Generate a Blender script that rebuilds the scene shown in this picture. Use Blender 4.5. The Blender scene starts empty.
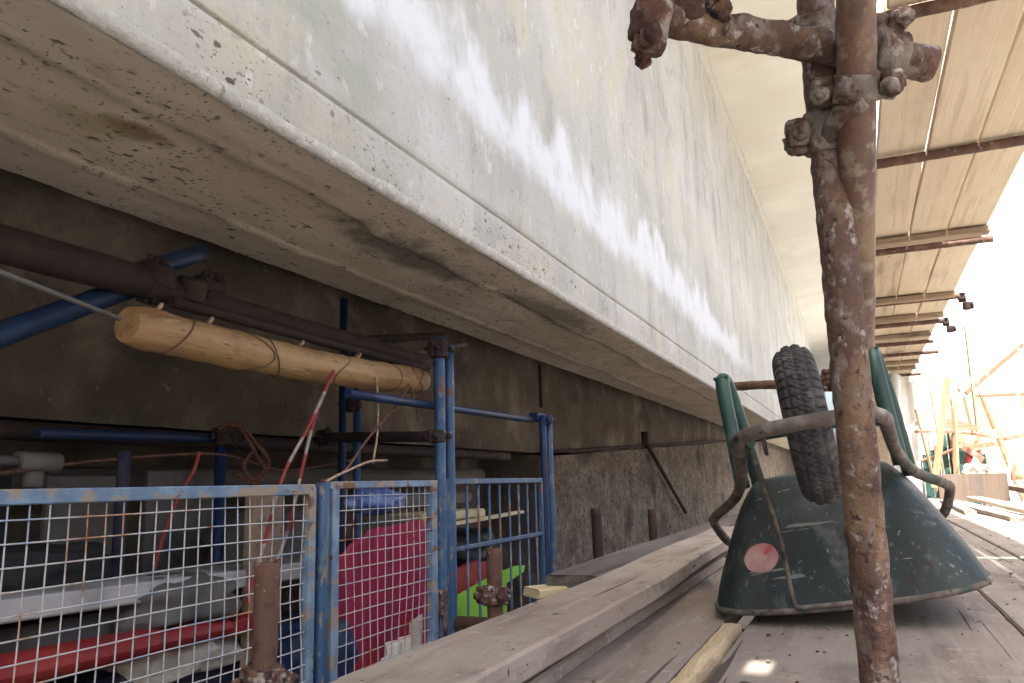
import bpy, bmesh, math, random
from math import sin, cos, pi, radians, sqrt, atan2
from mathutils import Vector, Matrix, noise
from mathutils.bvhtree import BVHTree

random.seed(7)
SC = bpy.context.scene
COL = SC.collection

# ------------------------------------------------------------------ materials
def mat(name, base, layers=(), rough=0.8, metal=0.0, bump=0.3, bscale=60, bdist=0.004,
        coords='Object', spec=0.35, rnd=True, stretch=(1, 1, 1), coarse=0.0, coarse_scale=8):
    """base colour + noise-masked colour layers:
    layer = (colour, scale, lo, hi, stretch, detail) ; optional 7th item 'voronoi'"""
    m = bpy.data.materials.new(name)
    m.use_nodes = True
    nt = m.node_tree
    N, L = nt.nodes, nt.links
    N.clear()
    out = N.new('ShaderNodeOutputMaterial')
    bs = N.new('ShaderNodeBsdfPrincipled')
    L.new(bs.outputs[0], out.inputs[0])
    bs.inputs['Roughness'].default_value = rough
    bs.inputs['Metallic'].default_value = metal
    bs.inputs['Specular IOR Level'].default_value = spec
    if coords == 'World':
        g = N.new('ShaderNodeNewGeometry'); vec = g.outputs['Position']
    else:
        tc = N.new('ShaderNodeTexCoord'); vec = tc.outputs['Object']
        if rnd:
            oi = N.new('ShaderNodeObjectInfo')
            mm = N.new('ShaderNodeMath'); mm.operation = 'MULTIPLY'; mm.inputs[1].default_value = 37.0
            L.new(oi.outputs['Random'], mm.inputs[0])
            va = N.new('ShaderNodeVectorMath'); va.operation = 'ADD'
            L.new(vec, va.inputs[0]); L.new(mm.outputs[0], va.inputs[1]); vec = va.outputs[0]
    m['_'] = 0
    col = None
    rgb = N.new('ShaderNodeRGB'); rgb.outputs[0].default_value = (*base, 1); col = rgb.outputs[0]
    masks = []
    for ly in layers:
        c, sc, lo, hi, st = ly[:5]
        det = ly[5] if len(ly) > 5 else 5
        mp = N.new('ShaderNodeMapping'); mp.inputs['Scale'].default_value = st
        L.new(vec, mp.inputs[0])
        if len(ly) > 6 and ly[6] == 'voronoi':
            t = N.new('ShaderNodeTexVoronoi'); t.inputs['Scale'].default_value = sc
            nz = N.new('ShaderNodeTexNoise'); nz.inputs['Scale'].default_value = sc * .8
            L.new(mp.outputs[0], nz.inputs['Vector'])
            ad = N.new('ShaderNodeVectorMath'); ad.operation = 'MULTIPLY_ADD'
            ad.inputs[1].default_value = (.12, .12, .12)
            L.new(nz.outputs['Color'], ad.inputs[0]); L.new(mp.outputs[0], ad.inputs[2])
            L.new(ad.outputs[0], t.inputs['Vector']); o = t.outputs['Distance']
        else:
            t = N.new('ShaderNodeTexNoise'); t.inputs['Scale'].default_value = sc
            t.inputs['Detail'].default_value = det; t.inputs['Roughness'].default_value = .6
            L.new(mp.outputs[0], t.inputs['Vector']); o = t.outputs['Fac']
        mr = N.new('ShaderNodeMapRange'); mr.inputs['From Min'].default_value = lo
        mr.inputs['From Max'].default_value = hi; mr.interpolation_type = 'SMOOTHSTEP'
        L.new(o, mr.inputs['Value'])
        mx = N.new('ShaderNodeMix'); mx.data_type = 'RGBA'
        L.new(mr.outputs[0], mx.inputs['Factor']); L.new(col, mx.inputs[6])
        mx.inputs[7].default_value = (*c, 1); col = mx.outputs[2]
        masks.append(mr.outputs[0])
    L.new(col, bs.inputs['Base Color'])
    if bump > 0:
        mp = N.new('ShaderNodeMapping'); mp.inputs['Scale'].default_value = stretch
        L.new(vec, mp.inputs[0])
        t = N.new('ShaderNodeTexNoise'); t.inputs['Scale'].default_value = bscale
        t.inputs['Detail'].default_value = 6; t.inputs['Roughness'].default_value = .65
        L.new(mp.outputs[0], t.inputs['Vector'])
        h = t.outputs['Fac']
        if coarse:
            t2 = N.new('ShaderNodeTexNoise'); t2.inputs['Scale'].default_value = coarse_scale
            t2.inputs['Detail'].default_value = 3
            L.new(mp.outputs[0], t2.inputs['Vector'])
            ma = N.new('ShaderNodeMath'); ma.operation = 'MULTIPLY_ADD'; ma.inputs[1].default_value = coarse
            L.new(t2.outputs['Fac'], ma.inputs[0]); L.new(h, ma.inputs[2]); h = ma.outputs[0]
        b = N.new('ShaderNodeBump'); b.inputs['Strength'].default_value = bump
        b.inputs['Distance'].default_value = bdist
        L.new(h, b.inputs['Height']); L.new(b.outputs[0], bs.inputs['Normal'])
    m['vec'] = 0
    del m['_'], m['vec']
    return m

def blob_layer(m, colour, centre, size, noise_scale=8, amount=.8, wob=.5, hard=.25):
    """one stain with a shape of its own: soft ellipsoid in world space, ragged by noise"""
    nt = m.node_tree; N, L = nt.nodes, nt.links
    bs = next(n for n in N if n.type == 'BSDF_PRINCIPLED')
    src = bs.inputs['Base Color'].links[0].from_socket
    g = N.new('ShaderNodeNewGeometry')
    s = N.new('ShaderNodeVectorMath'); s.operation = 'SUBTRACT'; s.inputs[1].default_value = centre
    L.new(g.outputs['Position'], s.inputs[0])
    d = N.new('ShaderNodeVectorMath'); d.operation = 'DIVIDE'; d.inputs[1].default_value = size
    L.new(s.outputs[0], d.inputs[0])
    ln = N.new('ShaderNodeVectorMath'); ln.operation = 'LENGTH'; L.new(d.outputs[0], ln.inputs[0])
    t = N.new('ShaderNodeTexNoise'); t.inputs['Scale'].default_value = noise_scale
    t.inputs['Detail'].default_value = 7; t.inputs['Roughness'].default_value = .62
    L.new(g.outputs['Position'], t.inputs['Vector'])
    ma = N.new('ShaderNodeMath'); ma.operation = 'MULTIPLY_ADD'; ma.inputs[1].default_value = wob * 2
    L.new(t.outputs['Fac'], ma.inputs[0]); L.new(ln.outputs['Value'], ma.inputs[2])
    mr = N.new('ShaderNodeMapRange'); mr.interpolation_type = 'SMOOTHSTEP'
    mr.inputs['From Min'].default_value = 1 + wob - hard; mr.inputs['From Max'].default_value = 1 + wob + hard
    mr.inputs['To Min'].default_value = amount; mr.inputs['To Max'].default_value = 0
    L.new(ma.outputs[0], mr.inputs['Value'])
    mx = N.new('ShaderNodeMix'); mx.data_type = 'RGBA'
    L.new(mr.outputs[0], mx.inputs['Factor']); L.new(src, mx.inputs[6])
    mx.inputs[7].default_value = (*colour, 1)
    L.new(mx.outputs[2], bs.inputs['Base Color'])

def band_rope(name, a, b, period=.17):
    m = bpy.data.materials.new(name); m.use_nodes = True
    nt = m.node_tree; N, L = nt.nodes, nt.links
    bs = N['Principled BSDF']; bs.inputs['Roughness'].default_value = .7
    tc = N.new('ShaderNodeTexCoord'); sp = N.new('ShaderNodeSeparateXYZ'); L.new(tc.outputs['Object'], sp.inputs[0])
    d = N.new('ShaderNodeMath'); d.operation = 'DIVIDE'; d.inputs[1].default_value = period; L.new(sp.outputs['Z'], d.inputs[0])
    f = N.new('ShaderNodeMath'); f.operation = 'FRACT'; L.new(d.outputs[0], f.inputs[0])
    gt = N.new('ShaderNodeMath'); gt.operation = 'GREATER_THAN'; gt.inputs[1].default_value = .5; L.new(f.outputs[0], gt.inputs[0])
    mx = N.new('ShaderNodeMix'); mx.data_type = 'RGBA'; mx.inputs[6].default_value = (*a, 1); mx.inputs[7].default_value = (*b, 1)
    L.new(gt.outputs[0], mx.inputs['Factor'])
    nz = N.new('ShaderNodeTexNoise'); nz.inputs['Scale'].default_value = 40; L.new(tc.outputs['Object'], nz.inputs['Vector'])
    mr = N.new('ShaderNodeMapRange'); mr.inputs['From Min'].default_value = .5; mr.inputs['From Max'].default_value = .8; L.new(nz.outputs['Fac'], mr.inputs['Value'])
    m2 = N.new('ShaderNodeMix'); m2.data_type = 'RGBA'; L.new(mr.outputs[0], m2.inputs['Factor']); L.new(mx.outputs[2], m2.inputs[6])
    m2.inputs[7].default_value = (.1, .07, .05, 1); L.new(m2.outputs[2], bs.inputs['Base Color'])
    return m

O3 = (1, 1, 1)
M = {}
# pale formed concrete of the girder's side
M['web'] = mat('web_concrete', (.42, .415, .39), [
    ((.50, .495, .475), 1.3, .42, .62, (1, .8, .6), 6),
    ((.31, .31, .295), 2.2, .50, .70, (1, 1.2, .4), 8),
    ((.47, .45, .38), 2.6, .50, .68, (1, .8, .7), 6),
    ((.35, .365, .32), 1.7, .55, .72, (1, .5, 1.3), 7),
    ((.30, .30, .285), 8.0, .58, .76, (1, 1.1, .6), 8),
    ((.58, .575, .555), 12, .58, .72, (1, 1.1, .6), 8),
    ((.22, .215, .20), 40, .62, .72, (1, 1, 1), 4),
    ((.24, .23, .21), 7, .070, .045, (1, .8, 1.4), 3, 'voronoi')],
    rough=.88, bump=.7, bscale=38, bdist=.009, coords='World', coarse=1.8, coarse_scale=6)
# chalky run-off band about two metres up the side
def low_pits(m, ztop):
    nt = m.node_tree; N, L = nt.nodes, nt.links
    bs = next(n for n in N if n.type == 'BSDF_PRINCIPLED'); src = bs.inputs['Base Color'].links[0].from_socket
    g = N.new('ShaderNodeNewGeometry'); sp = N.new('ShaderNodeSeparateXYZ'); L.new(g.outputs['Position'], sp.inputs[0])
    zr = N.new('ShaderNodeMapRange'); zr.inputs['From Min'].default_value = ztop; zr.inputs['From Max'].default_value = ztop - .12; L.new(sp.outputs['Z'], zr.inputs['Value'])
    for sc, th_, c in ((16, .22, (.09, .085, .08)), (42, .24, (.13, .125, .115))):
        mp = N.new('ShaderNodeMapping'); mp.inputs['Scale'].default_value = (1, 1, 1.7); L.new(g.outputs['Position'], mp.inputs[0])
        nz = N.new('ShaderNodeTexNoise'); nz.inputs['Scale'].default_value = 30; L.new(g.outputs['Position'], nz.inputs['Vector'])
        ad = N.new('ShaderNodeVectorMath'); ad.operation = 'MULTIPLY_ADD'; ad.inputs[1].default_value = (.05, .05, .05); L.new(nz.outputs['Color'], ad.inputs[0]); L.new(mp.outputs[0], ad.inputs[2])
        v = N.new('ShaderNodeTexVoronoi'); v.inputs['Scale'].default_value = sc; L.new(ad.outputs[0], v.inputs['Vector'])
        r2 = N.new('ShaderNodeMapRange'); r2.inputs['From Min'].default_value = th_; r2.inputs['From Max'].default_value = th_ - .07; L.new(v.outputs['Distance'], r2.inputs['Value'])
        n3 = N.new('ShaderNodeTexNoise'); n3.inputs['Scale'].default_value = 5; L.new(g.outputs['Position'], n3.inputs['Vector'])
        r3 = N.new('ShaderNodeMapRange'); r3.inputs['From Min'].default_value = .45; r3.inputs['From Max'].default_value = .6; L.new(n3.outputs['Fac'], r3.inputs['Value'])
        a = N.new('ShaderNodeMath'); a.operation = 'MULTIPLY'; L.new(r2.outputs[0], a.inputs[0]); L.new(zr.outputs[0], a.inputs[1])
        a2 = N.new('ShaderNodeMath'); a2.operation = 'MULTIPLY'; L.new(a.outputs[0], a2.inputs[0]); L.new(r3.outputs[0], a2.inputs[1])
        mx = N.new('ShaderNodeMix'); mx.data_type = 'RGBA'; L.new(a2.outputs[0], mx.inputs['Factor']); L.new(src, mx.inputs[6]); mx.inputs[7].default_value = (*c, 1); src = mx.outputs[2]
    L.new(src, bs.inputs['Base Color'])
low_pits(M['web'], 1.50)
def efflorescence(m):
    nt = m.node_tree; N, L = nt.nodes, nt.links
    bs = next(n for n in N if n.type == 'BSDF_PRINCIPLED')
    src = bs.inputs['Base Color'].links[0].from_socket
    g = N.new('ShaderNodeNewGeometry'); sp = N.new('ShaderNodeSeparateXYZ'); L.new(g.outputs['Position'], sp.inputs[0])
    def nz(scale, st, det=7):
        mp = N.new('ShaderNodeMapping'); mp.inputs['Scale'].default_value = st; L.new(g.outputs['Position'], mp.inputs[0])
        t = N.new('ShaderNodeTexNoise'); t.inputs['Scale'].default_value = scale; t.inputs['Detail'].default_value = det
        t.inputs['Roughness'].default_value = .6; L.new(mp.outputs[0], t.inputs['Vector']); return t.outputs['Fac']
    def mth(op, a, b=None, c=None):
        n = N.new('ShaderNodeMath'); n.operation = op
        for i, v in enumerate((a, b, c)):
            if v is None: continue
            if isinstance(v, (int, float)): n.inputs[i].default_value = v
            else: L.new(v, n.inputs[i])
        return n.outputs[0]
    # wavering centre line and height
    zc = mth('MULTIPLY_ADD', nz(1.1, (1, 1, .2), 3), .22, 1.72)
    dz = mth('SUBTRACT', sp.outputs['Z'], zc)
    up = mth('MULTIPLY_ADD', nz(1.6, (1, 1.2, .75), 9), -1.2, .53)   # top edge ragged, dripping
    top = mth('ADD', dz, up)                                        # >0 above
    lo = mth('MULTIPLY_ADD', nz(4, (1, 1, .8), 8), .30, mth('ADD', dz, -.12))
    def rng(v, a, b, t0, t1):
        r = N.new('ShaderNodeMapRange'); r.interpolation_type = 'SMOOTHSTEP'
        r.inputs['From Min'].default_value = a; r.inputs['From Max'].default_value = b
        r.inputs['To Min'].default_value = t0; r.inputs['To Max'].default_value = t1
        L.new(v, r.inputs['Value']); return r.outputs[0]
    a = rng(lo, -.07, .09, 0, 1); b = rng(top, .10, .34, 1, 0)
    e = rng(sp.outputs['Y'], 9, 13, 1, .1)
    f = mth('MULTIPLY', mth('MULTIPLY', a, b), e)
    f = mth('MULTIPLY', f, rng(nz(9, (1, 1, .8)), .30, .52, .62, .96))
    mx = N.new('ShaderNodeMix'); mx.data_type = 'RGBA'; L.new(f, mx.inputs['Factor']); L.new(src, mx.inputs[6])
    mx.inputs[7].default_value = (.65, .67, .70, 1); L.new(mx.outputs[2], bs.inputs['Base Color'])
efflorescence(M['web'])
M['soffit'] = mat('soffit_concrete', (.52, .455, .37), [
    ((.60, .54, .45), 1.8, .42, .7, (1, .5, 1)),
    ((.40, .345, .275), 3.2, .5, .75, (1.2, .5, 1), 7),
    ((.30, .26, .21), 7, .6, .76, (1, .7, 1), 8),
    ((.50, .46, .39), 11, .62, .8, (1, .6, 1), 8),
    
    ((.13, .11, .09), 22, .61, .68, (1.8, .6, 1), 5)],
    rough=.9, bump=.6, bscale=38, bdist=.008, coords='World', coarse=1.0, coarse_scale=7)
blob_layer(M['soffit'], (.17, .085, .05), (-1.66, 1.40, 1.27), (.045, .09, .3), 16, .8, .8, .5)
blob_layer(M['soffit'], (.30, .26, .12), (-1.72, 1.32, 1.27), (.06, .11, .3), 14, .6, .8, .6)
blob_layer(M['soffit'], (.24, .10, .06), (-1.75, .90, 1.27), (.05, .07, .3), 16, .7, .8, .4)
blob_layer(M['soffit'], (.13, .115, .10), (-1.60, 2.7, 1.27), (.13, .45, .3), 9, .85, .9, .45)
blob_layer(M['soffit'], (.15, .135, .12), (-1.48, 4.1, 1.27), (.10, .6, .3), 9, .75, .9, .45)
low_pits(M['soffit'], 9)
M['edge'] = mat('chipped_edge_concrete', (.47, .465, .44), [
    ((.58, .575, .55), 20, .48, .66, O3), ((.30, .29, .26), 26, .6, .72, O3),
    ((.13, .12, .11), 30, .16, .07, O3, 3, 'voronoi')],
    rough=.9, bump=1.0, bscale=50, bdist=.012, coords='World')
M['deck'] = mat('deck_concrete', (.56, .55, .51), [
    ((.63, .62, .58), .8, .4, .7, O3), ((.53, .50, .43), 1.6, .55, .75, (1, .5, 1)),
    ((.55, .52, .45), .9, .56, .72, (.35, 1.2, 1), 5)],
    rough=.9, bump=.25, bscale=20, bdist=.006, coords='World')
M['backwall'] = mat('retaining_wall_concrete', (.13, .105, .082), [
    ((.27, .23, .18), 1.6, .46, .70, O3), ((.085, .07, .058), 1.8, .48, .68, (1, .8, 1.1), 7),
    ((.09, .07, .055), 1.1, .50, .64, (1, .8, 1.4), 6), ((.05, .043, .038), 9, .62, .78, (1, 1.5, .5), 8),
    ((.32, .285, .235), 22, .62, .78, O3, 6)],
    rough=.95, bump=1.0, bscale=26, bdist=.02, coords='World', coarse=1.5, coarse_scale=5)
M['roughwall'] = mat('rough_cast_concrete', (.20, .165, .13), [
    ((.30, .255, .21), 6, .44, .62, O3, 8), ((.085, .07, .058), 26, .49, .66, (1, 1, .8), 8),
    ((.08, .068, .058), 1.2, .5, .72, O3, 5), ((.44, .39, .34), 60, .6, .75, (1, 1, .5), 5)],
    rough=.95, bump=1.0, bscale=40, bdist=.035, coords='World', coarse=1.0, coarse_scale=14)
M['ground'] = mat('dry_ground', (.37, .355, .32), [
    ((.28, .265, .235), .6, .45, .65, O3), ((.45, .43, .39), 5, .5, .7, O3), ((.2, .18, .15), 20, .6, .72, O3)],
    rough=.95, bump=.6, bscale=12, bdist=.03, coords='World')
# timber
def wood(name, base, dark, light, axis='Y', rough=.8, dirt=(.12, .10, .09), dirt_hi=.72):
    st = {'Y': (9, .45, 9), 'X': (.45, 9, 9), 'Z': (9, 9, .45)}[axis]
    st2 = {'Y': (26, .5, 26), 'X': (.5, 26, 26), 'Z': (26, 26, .5)}[axis]
    sm = {'Y': (1.6, .5, 1.6), 'X': (.5, 1.6, 1.6), 'Z': (1.6, 1.6, .5)}[axis]
    return mat(name, base, [
        (light, 1.7, .42, .68, sm), (dark, 2.6, .48, .72, st, 7), (light, 3.4, .55, .75, st2, 6),
        (dirt, 3.2, .56, dirt_hi, sm, 8), (dirt, 15, .66, .78, (1, 1, 1), 5),
        ((.10, .07, .05), 3.1, .05, .02, (1.6, 1, 1.6), 2, 'voronoi')],
        rough=rough, bump=.55, bscale=5, bdist=.004, stretch=st2)
def site_plank(name, base, dark, light):
    return mat(name, base, [
        (light, 2.2, .42, .64, (1.4, .6, 1.4), 7), (dark, 3.0, .50, .68, (3, .5, 3), 9), (light, 5, .54, .68, (6, .5, 6), 8),
        (tuple(c * .62 for c in base), 2.1, .54, .72, (1, .8, 1), 9), (tuple(c * .65 for c in base), 9, .58, .72, (1.6, .8, 1.6), 8),
        (tuple(min(.6, c * 1.35) for c in base), 26, .60, .68, O3, 6), ((.46, .44, .41), 60, .68, .73, O3, 4),
        (tuple(c * .3 for c in base), 2.4, .672, .684, (18, .25, 18), 2), (tuple(c * .28 for c in base), 5, .085, .045, (1.5, 1, 1.5), 2, 'voronoi'),
        ((.07, .055, .045), 55, .68, .72, O3, 3)],
        rough=.85, bump=.8, bscale=6, bdist=.004, stretch=(7, .7, 7), coarse=1, coarse_scale=2)
M['deckplank'] = site_plank('weathered_grey_plank', (.33, .28, .24), (.24, .20, .17), (.40, .35, .305))
M['floorplank'] = site_plank('dusty_walkway_plank', (.295, .25, .215), (.235, .20, .17), (.35, .305, .265))
M['darkplank'] = wood('dark_grey_plank', (.11, .10, .092), (.055, .05, .048), (.17, .155, .145), dirt=(.08, .07, .07))
M['ceilplank'] = wood('pale_pine_plank', (.57, .47, .35), (.47, .38, .28), (.63, .54, .42), dirt=(.40, .33, .26), dirt_hi=.82)
M['ceilplank2'] = wood('greyed_pine_plank', (.50, .42, .32), (.34, .26, .18), (.54, .43, .31), dirt=(.24, .18, .13), dirt_hi=.8)
M['batten'] = wood('brown_batten', (.26, .19, .13), (.15, .10, .075), (.36, .27, .19), axis='X', dirt=(.12, .09, .07))
M['freshwood'] = mat('fresh_split_wood', (.58, .45, .29), [
    ((.74, .61, .42), 3, .45, .65, (14, 1, 3)), ((.42, .29, .16), 4, .55, .72, (22, 1, 4)),
    ((.30, .2, .12), 9, .66, .76, (9, 1, 3))], rough=.8, bump=1.0, bscale=8, bdist=.006, stretch=(12, 1, 12))
M['yellowwood'] = wood('new_yellow_timber', (.46, .37, .22), (.34, .26, .15), (.56, .46, .30), axis='Z', dirt=(.4, .25, .12), dirt_hi=.8)
M['ply'] = wood('brown_plywood', (.155, .115, .088), (.12, .09, .07), (.185, .14, .11), axis='Z')  # base colour darkened to stand for shade on the box
# metal
M['rust'] = mat('rusty_scaffold_steel', (.120, .068, .052), [
    ((.165, .098, .068), 18, .44, .62, (1, 1, .6), 7), ((.075, .042, .036), 30, .48, .66, (1, 1, .7), 7),
    ((.235, .15, .09), 16, .52, .68, (1, 1, .5), 8), ((.22, .17, .15), 34, .52, .66, (1.2, 1.2, .6), 8),
    ((.40, .355, .33), 60, .55, .66, (1, 1, .7), 8), ((.26, .215, .20), 15, .60, .68, (1.4, 1.4, .4), 9), ((.055, .033, .028), 80, .57, .68, O3, 5)],
    rough=.72, bump=1.0, bscale=70, bdist=.005, spec=.4, coarse=1.2, coarse_scale=26)
M['tan'] = mat('tan_stained_steel', (.15, .085, .060), [
    ((.24, .165, .10), 12, .42, .62, (1, 1, .35), 6), ((.09, .05, .038), 16, .52, .66, (1, 1, .5), 7),
    ((.27, .215, .165), 40, .50, .64, (1, 1, 1), 6), ((.42, .37, .31), 18, .65, .70, (1, 1, .7), 8)],
    rough=.55, bump=.5, bscale=45, bdist=.002, spec=.5)
M['mortar'] = mat('mortar_caked_clamp', (.235, .20, .175), [
    ((.34, .305, .27), 26, .46, .66, O3, 7), ((.11, .065, .048), 22, .50, .60, O3, 7),
    ((.07, .045, .035), 40, .6, .7, O3, 5)], rough=.9, bump=1.0, bscale=70, bdist=.006, coarse=1, coarse_scale=24)
M['rustclamp'] = mat('rusty_clamp', (.10, .052, .042), [
    ((.17, .095, .065), 24, .48, .62, O3, 6), ((.36, .32, .29), 26, .54, .64, O3, 8), ((.035, .022, .02), 44, .50, .64, O3)],
    rough=.85, bump=1.0, bscale=60, bdist=.006, coarse=1, coarse_scale=20)
M['darkrust'] = mat('dark_rusty_pipe', (.030, .019, .017), [
    ((.06, .034, .027), 9, .50, .68, O3, 6), ((.015, .012, .012), 18, .5, .7, O3), ((.10, .075, .06), 30, .64, .74, O3)],
    rough=.8, bump=.7, bscale=50, bdist=.003)
M['midrust'] = mat('brown_rusty_post', (.105, .058, .044), [
    ((.17, .10, .07), 12, .48, .64, (1, 1, .5), 6), ((.065, .035, .028), 20, .54, .68, O3),
    ((.30, .25, .2), 30, .64, .7, O3)], rough=.8, bump=.8, bscale=60, bdist=.003)
M['blue'] = mat('worn_blue_paint', (.022, .065, .15), [
    ((.032, .095, .20), 6, .45, .65, (1, 1, .4)), ((.09, .14, .19), 18, .54, .66, (1, 1, .5), 7),
    ((.20, .16, .125), 24, .58, .64, (1, 1, .5), 8), ((.13, .055, .035), 15, .60, .65, (1, 1, .5), 8)],
    rough=.5, bump=.4, bscale=70, bdist=.002, spec=.5)
M['bluegrey'] = mat('faded_blue_paint', (.11, .18, .28), [
    ((.19, .28, .38), 8, .45, .62, O3), ((.26, .22, .17), 12, .51, .60, (1, .6, 1), 7),
    ((.15, .07, .04), 16, .58, .63, (1, .6, 1), 8)], rough=.6, bump=.4, bscale=70, bdist=.002)
M['deepblue'] = mat('deep_blue_paint', (.008, .022, .066), [
    ((.012, .034, .10), 6, .45, .65, O3), ((.03, .035, .05), 16, .58, .68, O3, 6)], rough=.5, bump=.3, bscale=70, bdist=.002)
M['wire'] = mat('dull_galvanised_wire', (.50, .50, .51), [
    ((.30, .36, .46), 5, .5, .6, O3), ((.42, .24, .12), 4.5, .57, .66, O3, 5), ((.28, .12, .05), 9, .62, .68, O3, 5)],
    rough=.6, metal=.2, bump=0)
M['green'] = mat('worn_green_steel', (.020, .062, .052), [
    ((.03, .085, .07), 5, .45, .65, O3), ((.10, .14, .13), 14, .56, .7, (1, 1, .5), 8),
    ((.17, .18, .165), 30, .64, .72, (1, 1, .4), 8), ((.11, .06, .04), 18, .66, .7, O3)],
    rough=.5, bump=.3, bscale=50, bdist=.002, spec=.5)
M['tray'] = mat('scuffed_green_tray', (.010, .022, .022), [
    ((.016, .034, .033), 4, .42, .62, O3, 6), ((.050, .066, .064), 5, .50, .68, (1, 1, .5), 9),
    ((.075, .088, .084), 11, .54, .70, (1.5, 1.5, .5), 9), ((.13, .145, .14), 22, .60, .72, (2.6, 2.6, .5), 8),
    ((.16, .17, .16), 9, .665, .675, (.4, 3.5, 5), 3), ((.15, .16, .15), 11, .67, .68, (4, 3.5, .5), 3),
    ((.16, .17, .155), 50, .66, .78, (1.4, 1.4, .6), 7),
    ((.28, .29, .27), 13, .05, .03, O3, 2, 'voronoi'), ((.02, .018, .016), 12, .62, .7, O3, 7)],
    rough=.55, bump=.45, bscale=22, bdist=.004, spec=.5, rnd=False, coarse=1, coarse_scale=5)
M['frame'] = mat('muddy_frame_steel', (.125, .105, .092), [
    ((.22, .19, .165), 22, .45, .62, O3, 6), ((.05, .09, .08), 9, .56, .66, O3, 6), ((.05, .04, .035), 34, .55, .66, O3)],
    rough=.75, bump=.5, bscale=90, bdist=.0015)
M['tyre'] = mat('dusty_rubber', (.065, .062, .063), [
    ((.12, .115, .112), 18, .45, .65, O3, 6), ((.14, .13, .125), 50, .6, .75, O3, 5)], rough=.85, bump=.4, bscale=90, bdist=.002, spec=.3)
M['sticker'] = mat('worn_pink_label', (.42, .21, .20), [
    ((.50, .33, .31), 9, .42, .6, O3), ((.45, .08, .09), 10, .56, .66, O3), ((.20, .15, .14), 40, .66, .72, O3)], rough=.7, bump=.2)
M['roll'] = mat('weathered_cane', (.29, .17, .075), [
    ((.37, .235, .11), 2, .42, .62, (2, .3, 2), 6), ((.22, .12, .05), 5, .50, .64, (4, .35, 4), 8),
    ((.20, .11, .05), 5, .56, .72, (1, .5, 1), 8), ((.40, .31, .19), 16, .58, .72, (2, .5, 2), 7), ((.10, .06, .04), 40, .6, .7, (2, .3, 2), 5)],
    rough=.55, bump=.9, bscale=10, bdist=.006, stretch=(3, .5, 3), spec=.4, coarse=1, coarse_scale=5)
M['twine'] = mat('dirty_twine', (.40, .31, .22), [((.22, .15, .1), 60, .45, .6, O3)], rough=.9, bump=.4, bscale=300)
M['darktwine'] = mat('dark_cable', (.09, .045, .035), [((.16, .08, .05), 60, .45, .6, O3)], rough=.8, bump=0)
M['rope1'] = band_rope('red_white_rope', (.28, .02, .03), (.32, .27, .24))
M['orange'] = mat('orange_strap', (.17, .025, .018), [((.12, .03, .02), 40, .5, .65, O3)], rough=.7, bump=0)
M['curtain'] = mat('crimson_sheet', (.33, .016, .065), [((.21, .011, .04), 4, .45, .65, (1, 3, .4)), ((.30, .03, .07), 12, .58, .7, O3)],
    rough=.75, bump=.3, bscale=80, bdist=.002)
M['bluebag'] = mat('blue_plastic', (.10, .18, .48), [((.25, .34, .58), 14, .5, .65, O3)], rough=.4, bump=.6, bscale=20, bdist=.01, spec=.6)
M['whiteboard'] = mat('scuffed_white_board', (.46, .455, .46), [((.28, .27, .27), 3, .45, .65, O3), ((.3, .29, .28), 14, .66, .75, O3)], rough=.5, bump=.1)
M['greyboard'] = mat('grey_padded_board', (.12, .115, .11), [((.06, .058, .056), 3, .45, .7, O3)], rough=.7, bump=.2)
M['red'] = mat('chipped_red_paint', (.24, .022, .026), [((.32, .04, .035), 5, .45, .65, O3), ((.13, .03, .03), 9, .56, .68, O3), ((.6, .52, .42), 16, .66, .69, (1, .5, 1.4), 5)], rough=.5, bump=.2)
M['lime'] = mat('lime_green_panel', (.24, .56, .04), [((.17, .42, .035), 3, .5, .7, O3), ((.65, .72, .62), 12, .70, .72, (1, 1, 1), 4)], rough=.5, bump=.1)
M['cream'] = mat('cream_board', (.58, .50, .33), [((.45, .36, .2), 4, .5, .7, O3)], rough=.7, bump=.2)
M['black'] = mat('black_rubber_sheet', (.018, .018, .020), [((.04, .04, .045), 3, .5, .7, O3)], rough=.7, bump=.3)
M['navy'] = mat('dusty_navy_cloth', (.035, .04, .075), [((.10, .09, .12), 6, .5, .68, O3), ((.02, .02, .03), 9, .5, .7, O3)], rough=.9, bump=.5, bscale=30)
M['whitecloth'] = mat('off_white_cloth', (.62, .58, .52), [((.45, .4, .35), 6, .5, .7, O3)], rough=.9, bump=.4, bscale=30, bdist=.01)
M['teal'] = mat('teal_hoarding', (.035, .095, .09), [((.05, .125, .12), 3, .45, .65, O3), ((.25, .3, .28), 14, .62, .72, O3)], rough=.6, bump=.2)
M['plaster'] = mat('sunlit_plaster', (.78, .76, .72), [((.70, .68, .63), .4, .45, .65, O3)], rough=.9, bump=.2, coords='World')
M['roofwood'] = mat('window_shadow_glass', (.20, .22, .23), rough=.25, bump=0)
M['whitesheet'] = mat('white_tarpaulin', (.74, .72, .67), [((.62, .58, .5), 2, .5, .7, O3), ((.7, .66, .4), 2.4, .6, .72, (1, 1, .3))], rough=.6, bump=.5, bscale=5, bdist=.03)
M['tealpost'] = mat('orange_primed_post', (.33, .14, .09), [((.5, .32, .25), 8, .5, .65, O3)], rough=.7, bump=.1)
M['galv'] = mat('pale_galvanised_steel', (.70, .67, .60), [((.6, .57, .5), 9, .45, .6, O3), ((.3, .17, .1), 12, .62, .68, O3)], rough=.5, metal=.2, bump=.2)

# ------------------------------------------------------------------ builders
def wmat(o):
    m = Matrix.Identity(4)
    while o is not None:
        m = o.matrix_basis @ m
        o = o.parent
    return m

def tag(o, label=None, cat=None, group=None, kind=None):
    if label: o['label'] = label
    if cat: o['category'] = cat
    if group: o['group'] = group
    if kind: o['kind'] = kind
    return o

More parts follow.
